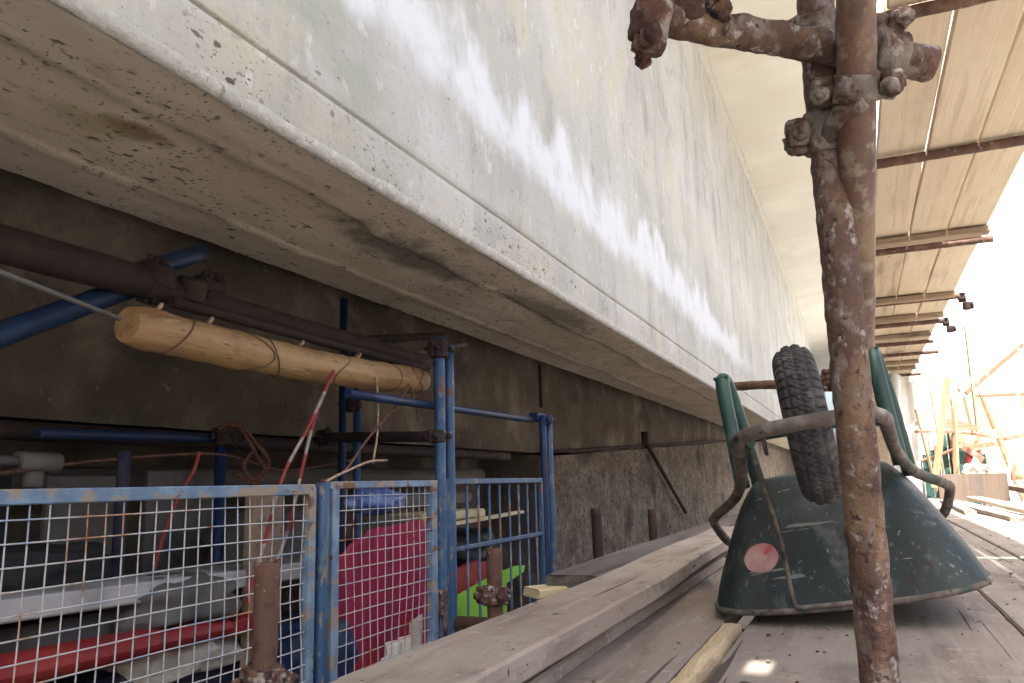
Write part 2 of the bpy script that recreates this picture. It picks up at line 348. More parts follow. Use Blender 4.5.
def thing(name, loc, label, cat, group=None, rot=(0, 0, 0)):
    o = bpy.data.objects.new(name, None); COL.objects.link(o)
    o.location = loc; o.rotation_euler = rot; o.empty_display_size = .1
    o.matrix_basis = Matrix.LocRotScale(Vector(loc), Matrix.Identity(3) if rot == (0, 0, 0) else __import__('mathutils').Euler(rot), None)
    return tag(o, label, cat, group)

class MB:
    def __init__(s): s.bm = bmesh.new(); s.mi = 0
    def faces(s, vs, fs, smooth=False):
        V = [s.bm.verts.new(v) for v in vs]
        for f in fs:
            try:
                g = s.bm.faces.new([V[i] for i in f]); g.smooth = smooth; g.material_index = s.mi
            except ValueError: pass
        return V
    def box(s, c, size, rot=None, bev=0.0):
        c = Vector(c); hx, hy, hz = [d / 2 for d in size]
        R = rot if rot is not None else Matrix.Identity(3)
        t = bmesh.new()
        bmesh.ops.create_cube(t, size=1)
        for v in t.verts: v.co = Vector((v.co.x * size[0], v.co.y * size[1], v.co.z * size[2]))
        if bev: bmesh.ops.bevel(t, geom=t.edges[:], offset=bev, segments=1, affect='EDGES')
        t.verts.index_update()
        s.faces([c + R @ v.co for v in t.verts], [[v.index for v in f.verts] for f in t.faces])
        t.free(); return s
    def tube(s, pts, r, seg=14, cap=True, lump=0, lscale=30, hollow=False):
        pts = [Vector(p) for p in pts]; n = len(pts)
        rs = r if isinstance(r, (list, tuple)) else [r] * n
        up = None; rings = []
        for i, p in enumerate(pts):
            t = (pts[min(i + 1, n - 1)] - pts[max(i - 1, 0)]).normalized()
            if up is None:
                a = Vector((0, 0, 1)) if abs(t.z) < .9 else Vector((1, 0, 0))
                up = (a - t * a.dot(t)).normalized()
            else: up = (up - t * up.dot(t)).normalized()
            sd = t.cross(up); ring = []
            for k in range(seg):
                an = 2 * pi * k / seg; d = up * cos(an) + sd * sin(an); rr = rs[i]
                q = p + d * rr
                if lump: q += d * (noise.fractal(q * lscale, .8, 2, 4) * lump)
                ring.append(q)
            rings.append(ring)
        vs = [v for ring in rings for v in ring]; fs = []
        for i in range(n - 1):
            for k in range(seg):
                a = i * seg + k; b = i * seg + (k + 1) % seg
                fs.append((a, b, b + seg, a + seg))
        V = s.faces(vs, fs, True)
        if cap:
            for base, fl in ((0, True), ((n - 1) * seg, False)):
                ids = [base + k for k in range(seg)]
                if hollow:
                    c = pts[0] if fl else pts[-1]; dr = (pts[1] - pts[0]).normalized() if fl else (pts[-2] - pts[-1]).normalized()
                    inn = [s.bm.verts.new(c + (V[i].co - c) * .86) for i in ids]
                    dep = [s.bm.verts.new(v.co + dr * .06) for v in inn]
                    for k in range(seg):
                        j = (k + 1) % seg
                        for q in ((V[ids[k]], V[ids[j]], inn[j], inn[k]), (inn[k], inn[j], dep[j], dep[k])):
                            f = s.bm.faces.new(q); f.material_index = s.mi
                    f = s.bm.faces.new(dep)
                else:
                    f = s.bm.faces.new([V[i] for i in ids]); f.material_index = s.mi
        return s
    def pipe(s, a, b, r, seg=16, step=.0, **k):
        a, b = Vector(a), Vector(b)
        n = max(1, int((b - a).length / step)) if step else 1
        return s.tube([a.lerp(b, i / n) for i in range(n + 1)], r, seg, **k)
    def grid(s, f, nu, nv, smooth=True, closeu=False):
        vs = [f(i / nu, j / nv) for i in range(nu + 1) for j in range(nv + 1)]; w = nv + 1
        fs = [(i * w + j, (i + 1) * w + j, (i + 1) * w + j + 1, i * w + j + 1) for i in range(nu) for j in range(nv)]
        s.faces(vs, fs, smooth); return s
    def build(s, name, m, parent=None, local=False, solidify=0, bevel=0):
        bmesh.ops.recalc_face_normals(s.bm, faces=s.bm.faces[:])
        if parent is not None and not local:
            inv = wmat(parent).inverted()
            for v in s.bm.verts: v.co = inv @ v.co
        loc = None
        if parent is None:
            xs = [v.co for v in s.bm.verts]
            mn = [min(c[i] for c in xs) for i in range(3)]; mx = [max(c[i] for c in xs) for i in range(3)]
            loc = Vector(((mn[0] + mx[0]) / 2, (mn[1] + mx[1]) / 2, mn[2]))
            for v in s.bm.verts: v.co -= loc
        me = bpy.data.meshes.new(name); s.bm.to_mesh(me); s.bm.free()
        for x in (m if isinstance(m, (list, tuple)) else [m]): me.materials.append(x)
        o = bpy.data.objects.new(name, me); COL.objects.link(o)
        if loc is not None: o.location = loc; o.matrix_basis = Matrix.Translation(loc)
        if parent is not None: o.parent = parent
        if solidify:
            md = o.modifiers.new('thick', 'SOLIDIFY'); md.thickness = solidify; md.offset = 0
        return o

def spline(pts, n=8):
    pts = [Vector(p) for p in pts]; out = []
    P = [pts[0] * 2 - pts[1]] + pts + [pts[-1] * 2 - pts[-2]]
    for i in range(1, len(P) - 2):
        a, b, c, d = P[i - 1:i + 3]
        for k in range(n):
            t = k / n
            out.append(.5 * ((2 * b) + (c - a) * t + (2 * a - 5 * b + 4 * c - d) * t * t + (3 * b - a - 3 * c + d) * t ** 3))
    out.append(pts[-1]); return out

def plank_mb(a, b, w, t, seed=0, warp=.004, wv=None, cup=.0, mb=None, ragged=.006):
    """sawn board from a to b (centre line of its underside), width w, thickness t, worn arrises"""
    mb = mb or MB(); a, b = Vector(a), Vector(b); d = (b - a); Lh = d.length; d.normalize()
    sd = (wv or d.cross(Vector((0, 0, 1)))).normalized(); up = sd.cross(d).normalized()
    if up.z < 0 and wv is None: up = -up
    n = max(4, int(Lh / .12)); e = min(.005, t * .2)
    prof = [(-w/2+e, 0), (w/2-e, 0), (w/2, e), (w/2, t-e), (w/2-e, t), (w/4, t), (0, t), (-w/4, t), (-w/2+e, t), (-w/2, t-e), (-w/2, e)]
    vs = []
    for i in range(n + 1):
        s_ = i / n; c = a.lerp(b, s_)
        o1 = noise.noise(Vector((s_ * Lh * .9 + seed * 5.1, seed, 0))) * warp * 2
        o2 = noise.noise(Vector((s_ * Lh * .7, seed * 3.7, 4))) * warp
        for (x, z) in prof:
            j = noise.noise(Vector((s_ * Lh * 9, x * 30, z * 40 + seed))) * .0015
            en = 0
            if i in (0, n): en = noise.noise(Vector((x * 40, z * 60, seed + i))) * ragged
            vs.append(c + sd * (x + o1 + j) + up * (z + o2 + j + cup * (x / w) ** 2) + d * en)
    m_ = len(prof); fs = []
    for i in range(n):
        for k in range(m_):
            p = i * m_ + k; q = i * m_ + (k + 1) % m_
            fs.append((p, q, q + m_, p + m_))
    fs.append(list(range(m_))); fs.append([n * m_ + k for k in range(m_)])
    mb.faces(vs, fs); return mb

# ------------------------------------------------------------------ camera frame (surveyed directions)
F_PX = 790.; rho = radians(1.5)
_vx, _vy = 860 - 512, 475 - 341.5
_u = _vx * cos(rho) - _vy * sin(rho); _v = _vx * sin(rho) + _vy * cos(rho)
th = math.atan(_v / F_PX); ps = math.atan(_u * cos(th) / F_PX)
FW = Vector((-sin(ps) * cos(th), cos(ps) * cos(th), sin(th))); r0 = Vector((cos(ps), sin(ps), 0)); u0 = r0.cross(FW)
RT = r0 * cos(rho) - u0 * sin(rho); UP = r0 * sin(rho) + u0 * cos(rho)
CAM = Vector((0, 0, .35))
cd = bpy.data.cameras.new('camera'); cam = bpy.data.objects.new('camera', cd); COL.objects.link(cam)
cd.sensor_width = 36; cd.lens = F_PX / 1024 * 36; cd.clip_start = .02; cd.clip_end = 2000
cam.matrix_world = Matrix(((RT.x, UP.x, -FW.x, CAM.x), (RT.y, UP.y, -FW.y, CAM.y), (RT.z, UP.z, -FW.z, CAM.z), (0, 0, 0, 1)))
SC.camera = cam

# ------------------------------------------------------------------ light
SUN = Vector((.12, -.50, 1)).normalized()
el = math.asin(SUN.z); 
sd_ = bpy.data.lights.new('sun', 'SUN'); sd_.energy = 4.6; sd_.angle = radians(.5); sd_.color = (1, .955, .88)
so = bpy.data.objects.new('sun', sd_); COL.objects.link(so); so.rotation_euler = SUN.to_track_quat('Z', 'Y').to_euler(); so.location = (3, -8, 20)
w = bpy.data.worlds.new('World'); SC.world = w; w.use_nodes = True
wn = w.node_tree; sky = wn.nodes.new('ShaderNodeTexSky'); sky.sky_type = 'NISHITA'; sky.sun_disc = False
sky.sun_elevation = el; sky.sun_rotation = atan2(SUN.x, SUN.y); sky.dust_density = 6.0; sky.air_density = 1.0; sky.ozone_density = .8
bg = wn.nodes['Background']; bg.inputs['Strength'].default_value = .15
wn.links.new(sky.outputs[0], bg.inputs['Color'])
SC.view_settings.view_transform = 'Standard'; SC.view_settings.look = 'None'; SC.view_settings.gamma = 1
SC.view_settings.exposure = 1.75
SC.cycles.max_bounces = 10; SC.cycles.diffuse_bounces = 7

# ------------------------------------------------------------------ setting: ground
g = MB(); S = 400
g.faces([(-S, -S, -1.6), (S, -S, -1.6), (S, S, -1.6), (-S, S, -1.6)], [(0, 1, 2, 3)])
tag(g.build('ground', M['ground']), kind='structure')

# ------------------------------------------------------------------ bridge girder
YA, YB = -40.0, 46.0
br = thing('bridge_girder', (-1.77, 17, -1.6), 'massive pale concrete girder running overhead beside the walkway, white run-off streaked along its side', 'bridge girder')
b = MB()
# web face with a shallow formwork step near its foot; cross-section extruded along Y in short bays, slight unevenness
prof = [(-1.302, 1.290), (-1.302, 1.30), (-1.300, 1.36), (-1.298, 1.40), (-1.2975, 1.435), (-1.2975, 1.450), (-1.300, 1.4525), (-1.322, 1.456), (-1.322, 1.466), (-1.304, 1.4695), (-1.302, 1.474), (-1.302, 1.50), (-1.302, 1.7), (-1.302, 2.4), (-1.302, 3.6), (-1.302, 5.35), (-1.29, 5.47), (-1.22, 5.52)]
ys = [YA] + [-2 + i * .12 for i in range(100)] + [10 + i * .6 for i in range(61)]
vs = []
for y in ys:
    for i, (x, z) in enumerate(prof):
        o = noise.noise(Vector((y * .8, z * .9, 2))) * .004
        zz = z + (noise.noise(Vector((y * .5, i, 3))) * .006 if 4 < i < 12 else 0)
        vs.append((x + o, y, zz))
n = len(prof)
b.faces(vs, [(i * n + k, (i + 1) * n + k, (i + 1) * n + k + 1, i * n + k + 1) for i in range(len(ys) - 1) for k in range(n - 1)], True)
# hidden top and back of the box so that it is closed
b.box((-1.80, (YA + YB) / 2, 3.54), (.90, YB - YA, 4.30))
b.faces([(-2.249, YA, 1.36), (-2.249, YB, 1.36), (-2.25, YB, 5.5), (-2.25, YA, 5.5)], [(0, 1, 2, 3)])
b.build('web', M['web'], br)
b = MB()
def soff(u, v):
    y = YA + (YB - YA) * u; x = -1.335 - v * .915
    return None
xs = [-1.318 - i * (.932 / 38) for i in range(39)]
ys2 = [-3 + i * .05 for i in range(180)] + [6 + i * .25 for i in range(161)]; ys2 = [YA] + ys2
ys2 = [y for y in ys2 if y <= YB]
fins = [(-1.535, .0), (-1.985, -.0)]
vs = []
for y in ys2:
    for x in xs:
        h = noise.fractal(Vector((x * 5, y * 3, 1)), .8, 2, 4) * .005 + noise.noise(Vector((x * 1.1, y * .8, 5))) * .006
        for fx, s_ in fins:
            f0 = fx + noise.noise(Vector((y * .7, fx, 0))) * .03
            dd = x - f0
            h -= .016 * math.exp(-(dd / .010) ** 2) * 1.5 * (.35 + .65 * max(0, noise.noise(Vector((y * 3, fx * 7, 0))) + .55))
            h += (.020 if dd < 0 else 0)
        vs.append((x, y, 1.270 + h))
n = len(xs)
b.faces(vs, [(i * n + k, (i + 1) * n + k, (i + 1) * n + k + 1, i * n + k + 1) for i in range(len(ys2) - 1) for k in range(n - 1)], True)
b.faces([(-2.2502, YA, 1.325), (-2.2502, YB, 1.325), (-2.252, YB, 1.37), (-2.252, YA, 1.37)], [(0, 1, 2, 3)])
b.build('soffit', M['soffit'], br)
# broken, lime-bleached arris between soffit and web
b = MB(); ys3 = [-2 + i * .018 for i in range(int(9 / .018))] + [7 + i * .2 for i in range(195)]
ys3 = [YA] + ys3
vs = []
for y in ys3:
    c1 = noise.fractal(Vector((y * 11, 0, 0)), .7, 2, 5) * .010; c2 = noise.fractal(Vector((y * 9, 5, 0)), .7, 2, 5) * .007
    vs += [(-1.330, y, 1.2755), (-1.318, y, 1.2685 + c2 * .15), (-1.309 + c1 * .15, y, 1.2695 + c2 * .25), (-1.3025 + c1 * .25, y, 1.276 + c2 * .4), (-1.2995 + c1 * .2, y, 1.288), (-1.2990 + c1 * .15, y, 1.306 + c2), (-1.3035, y, 1.311 + c2)]
b.faces(vs, [(i * 7 + k, (i + 1) * 7 + k, (i + 1) * 7 + k + 1, i * 7 + k + 1) for i in range(len(ys3) - 1) for k in range(6)], True)
b.build('chipped_edge', M['edge'], br)
# overhanging deck; unseen opening added behind the camera to let the sun patch through
b = MB(); E = .69; hx0, hx1, hy0, hy1 = .36, .66, -1.5, -1.2
def zd(x): return 5.50 + (x + 1.25) * .14
def dq(x0, x1, y0, y1):
    b.faces([(x0, y0, zd(x0)), (x1, y0, zd(x1)), (x1, y1, zd(x1)), (x0, y1, zd(x0))], [(0, 1, 2, 3)])
    b.faces([(x0, y0, 6.15), (x1, y0, 6.15), (x1, y1, 6.15), (x0, y1, 6.15)], [(0, 1, 2, 3)])
dq(-1.25, hx0, YA, YB); dq(hx1, E, YA, YB); dq(hx0, hx1, YA, hy0); dq(hx0, hx1, hy1, YB)
b.faces([(E, YA, zd(E)), (E, YB, zd(E)), (E, YB, 6.15), (E, YA, 6.15)], [(0, 1, 2, 3)])
for (x0, y0, x1, y1) in ((hx0, hy0, hx1, hy0), (hx1, hy0, hx1, hy1), (hx1, hy1, hx0, hy1), (hx0, hy1, hx0, hy0)):
    b.faces([(x0, y0, zd(x0)), (x1, y1, zd(x1)), (x1, y1, 6.15), (x0, y0, 6.15)], [(0, 1, 2, 3)])
b.box((-5.2, (YA + YB) / 2, 5.95), (7.9, YB - YA, .38))
b.build('deck_overhang', M['deck'], br)
b = MB()
b.faces([(-1.296, YA, 5.38), (-1.296, YB, 5.38), (-1.255, YB, 5.475), (-1.255, YA, 5.475)], [(0, 1, 2, 3)])
b.build('corner_fillet', M['edge'], br)

# ------------------------------------------------------------------ retaining wall
rw = thing('retaining_wall', (-2.9, 17, -1.6), 'stained dark concrete wall in the shade beneath the girder, behind the blue cage', 'wall')
def rough_sheet(x, y0, y1, z0, z1, amp, st, seed, slope=0):
    m_ = MB(); ny = int((y1 - y0) / st); nz_ = max(2, int((z1 - z0) / st))
    def f(u, v):
        y = y0 + (y1 - y0) * u; zb = z0 + slope * max(0, y - 6.6); z = zb + (z1 - zb) * v
        return Vector((x + noise.fractal(Vector((y * 4, z * 4, seed)), .8, 2.1, 5) * amp, y, z))
    m_.grid(f, ny, nz_); return m_
SL = .049
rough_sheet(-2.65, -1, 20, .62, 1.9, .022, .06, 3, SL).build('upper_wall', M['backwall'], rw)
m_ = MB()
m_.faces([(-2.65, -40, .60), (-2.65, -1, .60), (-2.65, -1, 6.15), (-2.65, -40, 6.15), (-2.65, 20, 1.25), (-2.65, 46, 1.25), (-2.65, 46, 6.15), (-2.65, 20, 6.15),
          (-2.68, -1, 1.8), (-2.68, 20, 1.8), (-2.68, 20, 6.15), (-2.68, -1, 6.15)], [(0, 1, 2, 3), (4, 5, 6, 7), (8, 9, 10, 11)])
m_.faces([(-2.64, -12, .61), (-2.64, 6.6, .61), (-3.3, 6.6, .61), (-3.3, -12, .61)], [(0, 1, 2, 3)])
m_.box((-5.8, 3, 3.2), (6.2, 86, 5.1)); m_.box((-6.3, 3, -.5), (6.1, 86, 2.3)); m_.box((-2.9, -7, -.5), (.9, 6, 2.4))  # unseen solid blocks added to keep stray sun and sky out
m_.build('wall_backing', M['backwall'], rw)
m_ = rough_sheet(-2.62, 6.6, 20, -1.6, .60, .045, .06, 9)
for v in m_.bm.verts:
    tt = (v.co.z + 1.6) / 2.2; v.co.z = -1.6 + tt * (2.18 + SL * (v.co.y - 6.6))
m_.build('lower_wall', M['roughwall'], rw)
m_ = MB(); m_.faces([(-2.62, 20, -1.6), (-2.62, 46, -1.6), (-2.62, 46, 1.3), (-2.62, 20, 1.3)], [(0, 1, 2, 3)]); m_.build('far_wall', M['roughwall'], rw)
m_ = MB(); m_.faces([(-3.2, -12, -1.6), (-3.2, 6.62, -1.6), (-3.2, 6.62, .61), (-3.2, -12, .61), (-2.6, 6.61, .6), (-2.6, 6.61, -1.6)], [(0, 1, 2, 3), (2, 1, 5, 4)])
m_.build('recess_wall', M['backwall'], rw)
# dark pipe fixed in the wall's joint
p = MB(); p.pipe((-2.585, 6.7, .625), (-2.585, 17.5, 1.155), .016, 8, step=.5, lump=.006)
tag(p.build('wall_pipe', M['darkrust']), 'thin dark pipe running along the joint of the rough shaded wall at the back', 'pipe')
p = MB(); p.pipe((-2.54, 10.3, .84), (-2.54, 12.6, -.15), .028, 8); p.pipe((-2.54, 10.25, .82), (-2.54, 10.25, .98), .05, 8)
tag(p.build('diagonal_brace', M['darkrust']), 'dark brace slanting down the rough wall right of the blue cage', 'brace')

# ------------------------------------------------------------------ walkway planks
edges = [(-.86, -.612), (-.604, -.345), (-.285, -.024), (-.018, .290), (.298, .562), (.570, .845), (.855, 1.15)]
labs = ['leftmost walkway plank, mostly under the loose timber', 'grey walkway plank between the loose timber and the pale splinter',
        'dusty walkway plank carrying the small sun patch, left of the scaffold pole', 'wide dusty walkway plank under the middle of the wheelbarrow',
        'walkway plank just right of the wheelbarrow, with open gaps on both edges', 'walkway plank partly in sun at the right edge of the shade',
        'sunlit outermost walkway plank at the far right edge of the picture']
for i, ((x0, x1), lb) in enumerate(zip(edges, labs)):
    y1 = 15 + (i % 3) * .8
    o = plank_mb(((x0 + x1) / 2, 2.0 if i == 0 else .25, -.045), ((x0 + x1) / 2, y1, -.045), x1 - x0, .045 + (i % 2) * .003, seed=i, warp=.002, cup=.004).build('walkway_plank', M['floorplank'])
    tag(o, lb, 'plank', 'planks of the walkway')
# bearer tubes below the walkway
for i, y in enumerate((.6, 2.3, 4.2, 6.1, 8.0, 10.4)):
    p = MB(); p.pipe((-1.2, y, -.075), (1.3, y, -.075), .024, 12)
    tag(p.build('bearer_tube', M['midrust']), 'rusty tube carrying the walkway planks from below', 'scaffold tube', 'tubes under the walkway')

# loose timber on the left edge
t = plank_mb((-.545, .50, .062), (-.635, 4.4, .060), .175, .045, seed=21, warp=.012, ragged=.01, cup=.003).build('loose_timber', M['deckplank'])
tag(t, 'long bowed grey timber lying along the left edge of the walkway, pointing at the wheelbarrow', 'timber')
t = plank_mb((-.590, .6, .004), (-.610, 3.4, .006), .150, .030, seed=23, warp=.008, ragged=.01).build('loose_timber', M['deckplank'])
tag(t, 'thinner pale board lying under the long bowed timber, its edge showing on the right', 'timber')
t = plank_mb((-.88, 2.45, .02), (-.84, 6.4, .035), .17, .040, seed=25, warp=.010, ragged=.02).build('dark_plank', M['darkplank'])
tag(t, 'dark grey plank behind the long bowed timber, on the walkway side of the cage', 'plank')
t = plank_mb((-1.02, 2.75, -.03), (-1.0, 5.6, -.015), .13, .035, seed=26, warp=.010, ragged=.02).build('dark_plank', M['darkplank'])
tag(t, 'darkest narrow plank, nearest the rusty stub posts on the left side', 'plank')
t = plank_mb((-.985, 2.40, -.005), (-.83, 2.60, .0), .10, .030, seed=28, warp=.003, ragged=.008).build('board_offcut', M['cream'])
tag(t, 'short pale board end by the lime green panel and rusty stub post', 'board')

# splinter of fresh wood in the gap
m_ = MB(); vs = []; N_ = 34
for i in range(N_ + 1):
    y = 1.10 + i * (2.03 - 1.10) / N_; s_ = i / N_
    wl = -.334 + noise.noise(Vector((y * 20, 0, 0))) * .003; wr = -.298 + noise.noise(Vector((y * 22, 3, 0))) * .010 + noise.noise(Vector((y * 60, 3, 0))) * .005
    hh = .007 + noise.noise(Vector((y * 9, 8, 0))) * .004
    for (x, z) in ((wl, -.02), (wl, hh), (wl * .55 + wr * .45, hh + .001 + noise.noise(Vector((y * 40, 2, 0))) * .003), (wr - .001, hh - .001 + noise.noise(Vector((y * 70, 6, 0))) * .003), (wr, -.02)):
        vs.append((x, y, z))
m_.faces(vs, [(i * 5 + k, (i + 1) * 5 + k, (i + 1) * 5 + k + 1, i * 5 + k + 1) for i in range(N_) for k in range(4)] + [(0, 1, 2, 3, 4), tuple(N_ * 5 + k for k in range(5))])
tag(m_.build('wood_splinter', M['freshwood']), 'pale freshly split strip of wood lying in the plank gap before the wheelbarrow', 'wood strip')

# ------------------------------------------------------------------ wheelbarrow, upside down
wb = thing('wheelbarrow', (-.05, 2.06, .052), 'dark green wheelbarrow turned upside down on the walkway, wheel in the air', 'wheelbarrow', rot=(0, radians(-7.5), radians(2.5)))
Wb = lambda: MB()
# tray: rim rectangle (open side, on the planks) to the smaller pan bottom (on top)
def sup(cx, cy, hx, hy, z, k, ex):
    a = 2 * pi * k; c, s_ = cos(a), sin(a)
    return Vector((cx + hx * math.copysign(abs(c) ** (2 / ex), c), cy + hy * math.copysign(abs(s_) ** (2 / ex), s_), z))
def tray_pt(u, v, infl=0):
    # v: 0 rim .. 1 pan bottom edge
    e = v
    hx = .322 - .152 * e ** 1.15 - .003 * noise.noise(Vector((cos(2*pi*u)*3, sin(2*pi*u)*3, e*3))) ; y_front = .0 + .26 * e ** 1.1; y_rear = .86 - .17 * e
    cy = (y_front + y_rear) / 2; hy = (y_rear - y_front) / 2
    # shoulder rounding near the top
    z = .315 * (1 - (1 - e) ** 1.38)
    p_ = sup(0, cy, hx, hy, z, u, 6.5 - 2.2 * e)
    # front lip slightly bowed, rim drooping at the corners
    if e < .3:
        p_.z += (1 - e / .3) * (.018 * (p_.x / .32) ** 2)
    return p_
m_ = MB(); NU, NV = 128, 18
m_.grid(lambda u, v: tray_pt(u, v), NU, NV)
# pan bottom (closed cap, slightly domed)
capc = Vector((0, .475, .328)); ring = [tray_pt(i / NU, 1) for i in range(NU)]
rg = [ring] + [[r_.lerp(Vector((0, .475, .315)), q) + Vector((0, 0, .013 * q)) for r_ in ring] for q in (.35, .7)]
vs = [v for r_ in rg for v in r_] + [capc]
fs = [(a * NU + i, a * NU + (i + 1) % NU, (a + 1) * NU + (i + 1) % NU, (a + 1) * NU + i) for a in range(2) for i in range(NU)] + [(2 * NU + i, 2 * NU + (i + 1) % NU, 3 * NU) for i in range(NU)]
m_.faces(vs, fs, True)
bmesh.ops.remove_doubles(m_.bm, verts=m_.bm.verts[:], dist=.0005)
tray_bvh = BVHTree.FromBMesh(m_.bm)
tray = m_.build('tray', M['tray'], wb, local=True)
m_ = MB(); m_.tube([tray_pt(i / 96, 0) + Vector((0, 0, -.002)) for i in range(97)], .0075, 8, cap=False)
m_.build('rim', M['frame'], tray, local=True)
# worn round label conforming to the front slope
m_ = MB(); inv = wmat(wb).inverted()
def ray_px(x, y): return (FW + RT * ((x - 512) / F_PX) + UP * (-(y - 341.5) / F_PX)).normalized()
o_l = inv @ CAM; vs = []; cx_, cy_ = 761, 558
hit0 = tray_bvh.ray_cast(o_l, (inv.to_3x3() @ ray_px(cx_, cy_)))
if hit0[0] is not None:
    c0, n0 = hit0[0], hit0[1]; n0 = n0 if n0.dot(o_l - c0) > 0 else -n0
    t1 = Vector((1, 0, 0)); t1 = (t1 - n0 * t1.dot(n0)).normalized(); t2 = n0.cross(t1)
    cen = []; rings_ = [[c0 + n0 * .0015]]
    for q in range(1, 5):
        rr = []
        for k in range(32):
            a = 2 * pi * k / 32; rad = .043 * q / 4 * (1 + .05 * noise.noise(Vector((cos(a) * 2, sin(a) * 2, 1))))
            p0 = c0 + t1 * (cos(a) * rad) + t2 * (sin(a) * rad * .95) + n0 * .03
            h_ = tray_bvh.ray_cast(p0, -n0); rr.append((h_[0] if h_[0] is not None else p0 - n0 * .03) + n0 * .0015)
        rings_.append(rr)
    vs = [v for r_ in rings_ for v in r_]
    fs = [(0, 1 + k, 1 + (k + 1) % 32) for k in range(32)] + [(1 + q * 32 + k, 1 + q * 32 + (k + 1) % 32, 1 + (q + 1) * 32 + (k + 1) % 32, 1 + (q + 1) * 32 + k) for q in range(3) for k in range(32)]
    m_.faces(vs, fs, True); m_.build('label_sticker', M['sticker'], tray, local=True)
# main tube frame: handles - arms - hoop round the wheel
zh = .395
pts = spline([(-.30, 1.22, .09), (-.315, 1.05, .085), (-.345, .86, .13), (-.362, .74, .20), (-.335, .60, .225), (-.240, .36, .275), (-.185, .08, .330), (-.152, -.24, .378), (-.138, -.355, zh), (-.085, -.40, zh + .010),
              (.085, -.40, zh + .010), (.138, -.355, zh), (.152, -.24, .378), (.185, .08, .330), (.240, .36, .275), (.335, .60, .225), (.362, .74, .20), (.345, .86, .13), (.315, 1.05, .085), (.30, 1.22, .09)], 7)
fr = MB().tube(pts, .0148, 14).build('tube_frame', M['frame'], wb, local=True)
for s_ in (-1, 1):
    MB().pipe((s_ * .301, 1.08, .087), (s_ * .30, 1.235, .091), .020, 14).build('handle_grip', M['tyre'], fr, local=True)
for s_ in (-1, 1):
    x = s_ * .205
    m_ = MB().tube(spline([(x, .27, .30), (x, .295, .46), (x, .305, .585), (x + .004, .335, .617), (x + .012, .362, .585), (x + .024, .40, .46), (x + .034, .47, .27)], 6), .0205, 14)
    m_.box((x, .335, .620), (.044, .07, .010), bev=.003)
    m_.build('leg', M['green'], wb, local=True)
MB().pipe((-.205, .275, .43), (.205, .275, .43), .010, 10).build('leg_brace', M['green'], wb, local=True)
for s_ in (-1, 1):
    MB().tube(spline([(s_ * .205, .28, .43), (s_ * .16, .0, .405), (s_ * .118, -.33, .388)], 5), .0095, 10).build('side_stay', M['green'], wb, local=True)
# thin rod from hoop down over the front lip and back
zr = .012
MB().tube([(-.125, -.28, .38)] + spline([(-.122, -.20, .32), (-.115, -.09, .17), (-.120, -.018, .03), (-.112, -.014, .012), (-.085, -.013, .009), (.030, -.013, .009), (.050, -.014, .012), (.058, -.018, .03), (.075, -.09, .17), (.10, -.20, .32)], 5) + [(.12, -.28, .38)], .0055, 8).build('front_stay', M['frame'], wb, local=True)
# wheel
wh = MB(); wc = Vector((0, -.165, .418)); RM, HW, HT = .137, .046, .044
NA, NS = 440, 34
def tyre(u, v):
    a = 2 * pi * u; q = (v - .5) * 2 * radians(140)
    r = RM + HT * cos(q); x = HW * sin(q) * 1.0
    if abs(q) < radians(66):
        q1 = math.degrees(q); ph = (u * 46 + (.5 if q1 > 0 else 0) + abs(q1) * .006) % 1
        d_ = 0
        zig = 5 * (1 if (u * 92) % 1 < .5 else -1)
        if abs(q1 - zig) < 5.5: d_ = 1
        if abs(q1) > 10 and ph < .24: d_ = 1
        if 30 < abs(q1) < 36: d_ = 1
        r -= .0045 * d_ * cos(q); x -= .0045 * d_ * sin(q)
    return Vector((wc.x + x, wc.y + r * cos(a), wc.z + r * sin(a)))
wh.grid(tyre, NA, NS, smooth=False)
tagw = thing  # noqa
wheel = bpy.data.objects.new('wheel', None); COL.objects.link(wheel); wheel.parent = wb
wh.build('tyre', M['tyre'], wheel, local=True)
m_ = MB()
profr = [(-.034, .112), (-.036, .106), (-.022, .100), (-.010, .085), (-.010, .03), (.010, .03), (.010, .085), (.022, .100), (.036, .106), (.034, .112)]
vs = []; K = 48
for i in range(K):
    a = 2 * pi * i / K
    for x, r in profr: vs.append((x, wc.y + r * cos(a), wc.z + r * sin(a)))
n = len(profr)
m_.faces(vs, [(i * n + k, ((i + 1) % K) * n + k, ((i + 1) % K) * n + k + 1, i * n + k + 1) for i in range(K) for k in range(n - 1)], True)
m_.build('rim', M['frame'], wheel, local=True)
MB().pipe((-.105, wc.y, wc.z), (.105, wc.y, wc.z), .010, 12).pipe((-.035, wc.y, wc.z), (.035, wc.y, wc.z), .024, 14).build('axle', M['frame'], wheel, local=True)
for s_ in (-1, 1):
    MB().box((s_ * .100, wc.y, wc.z - .02), (.008, .05, .07), bev=.003).build('axle_bracket', M['frame'], wb, local=True)

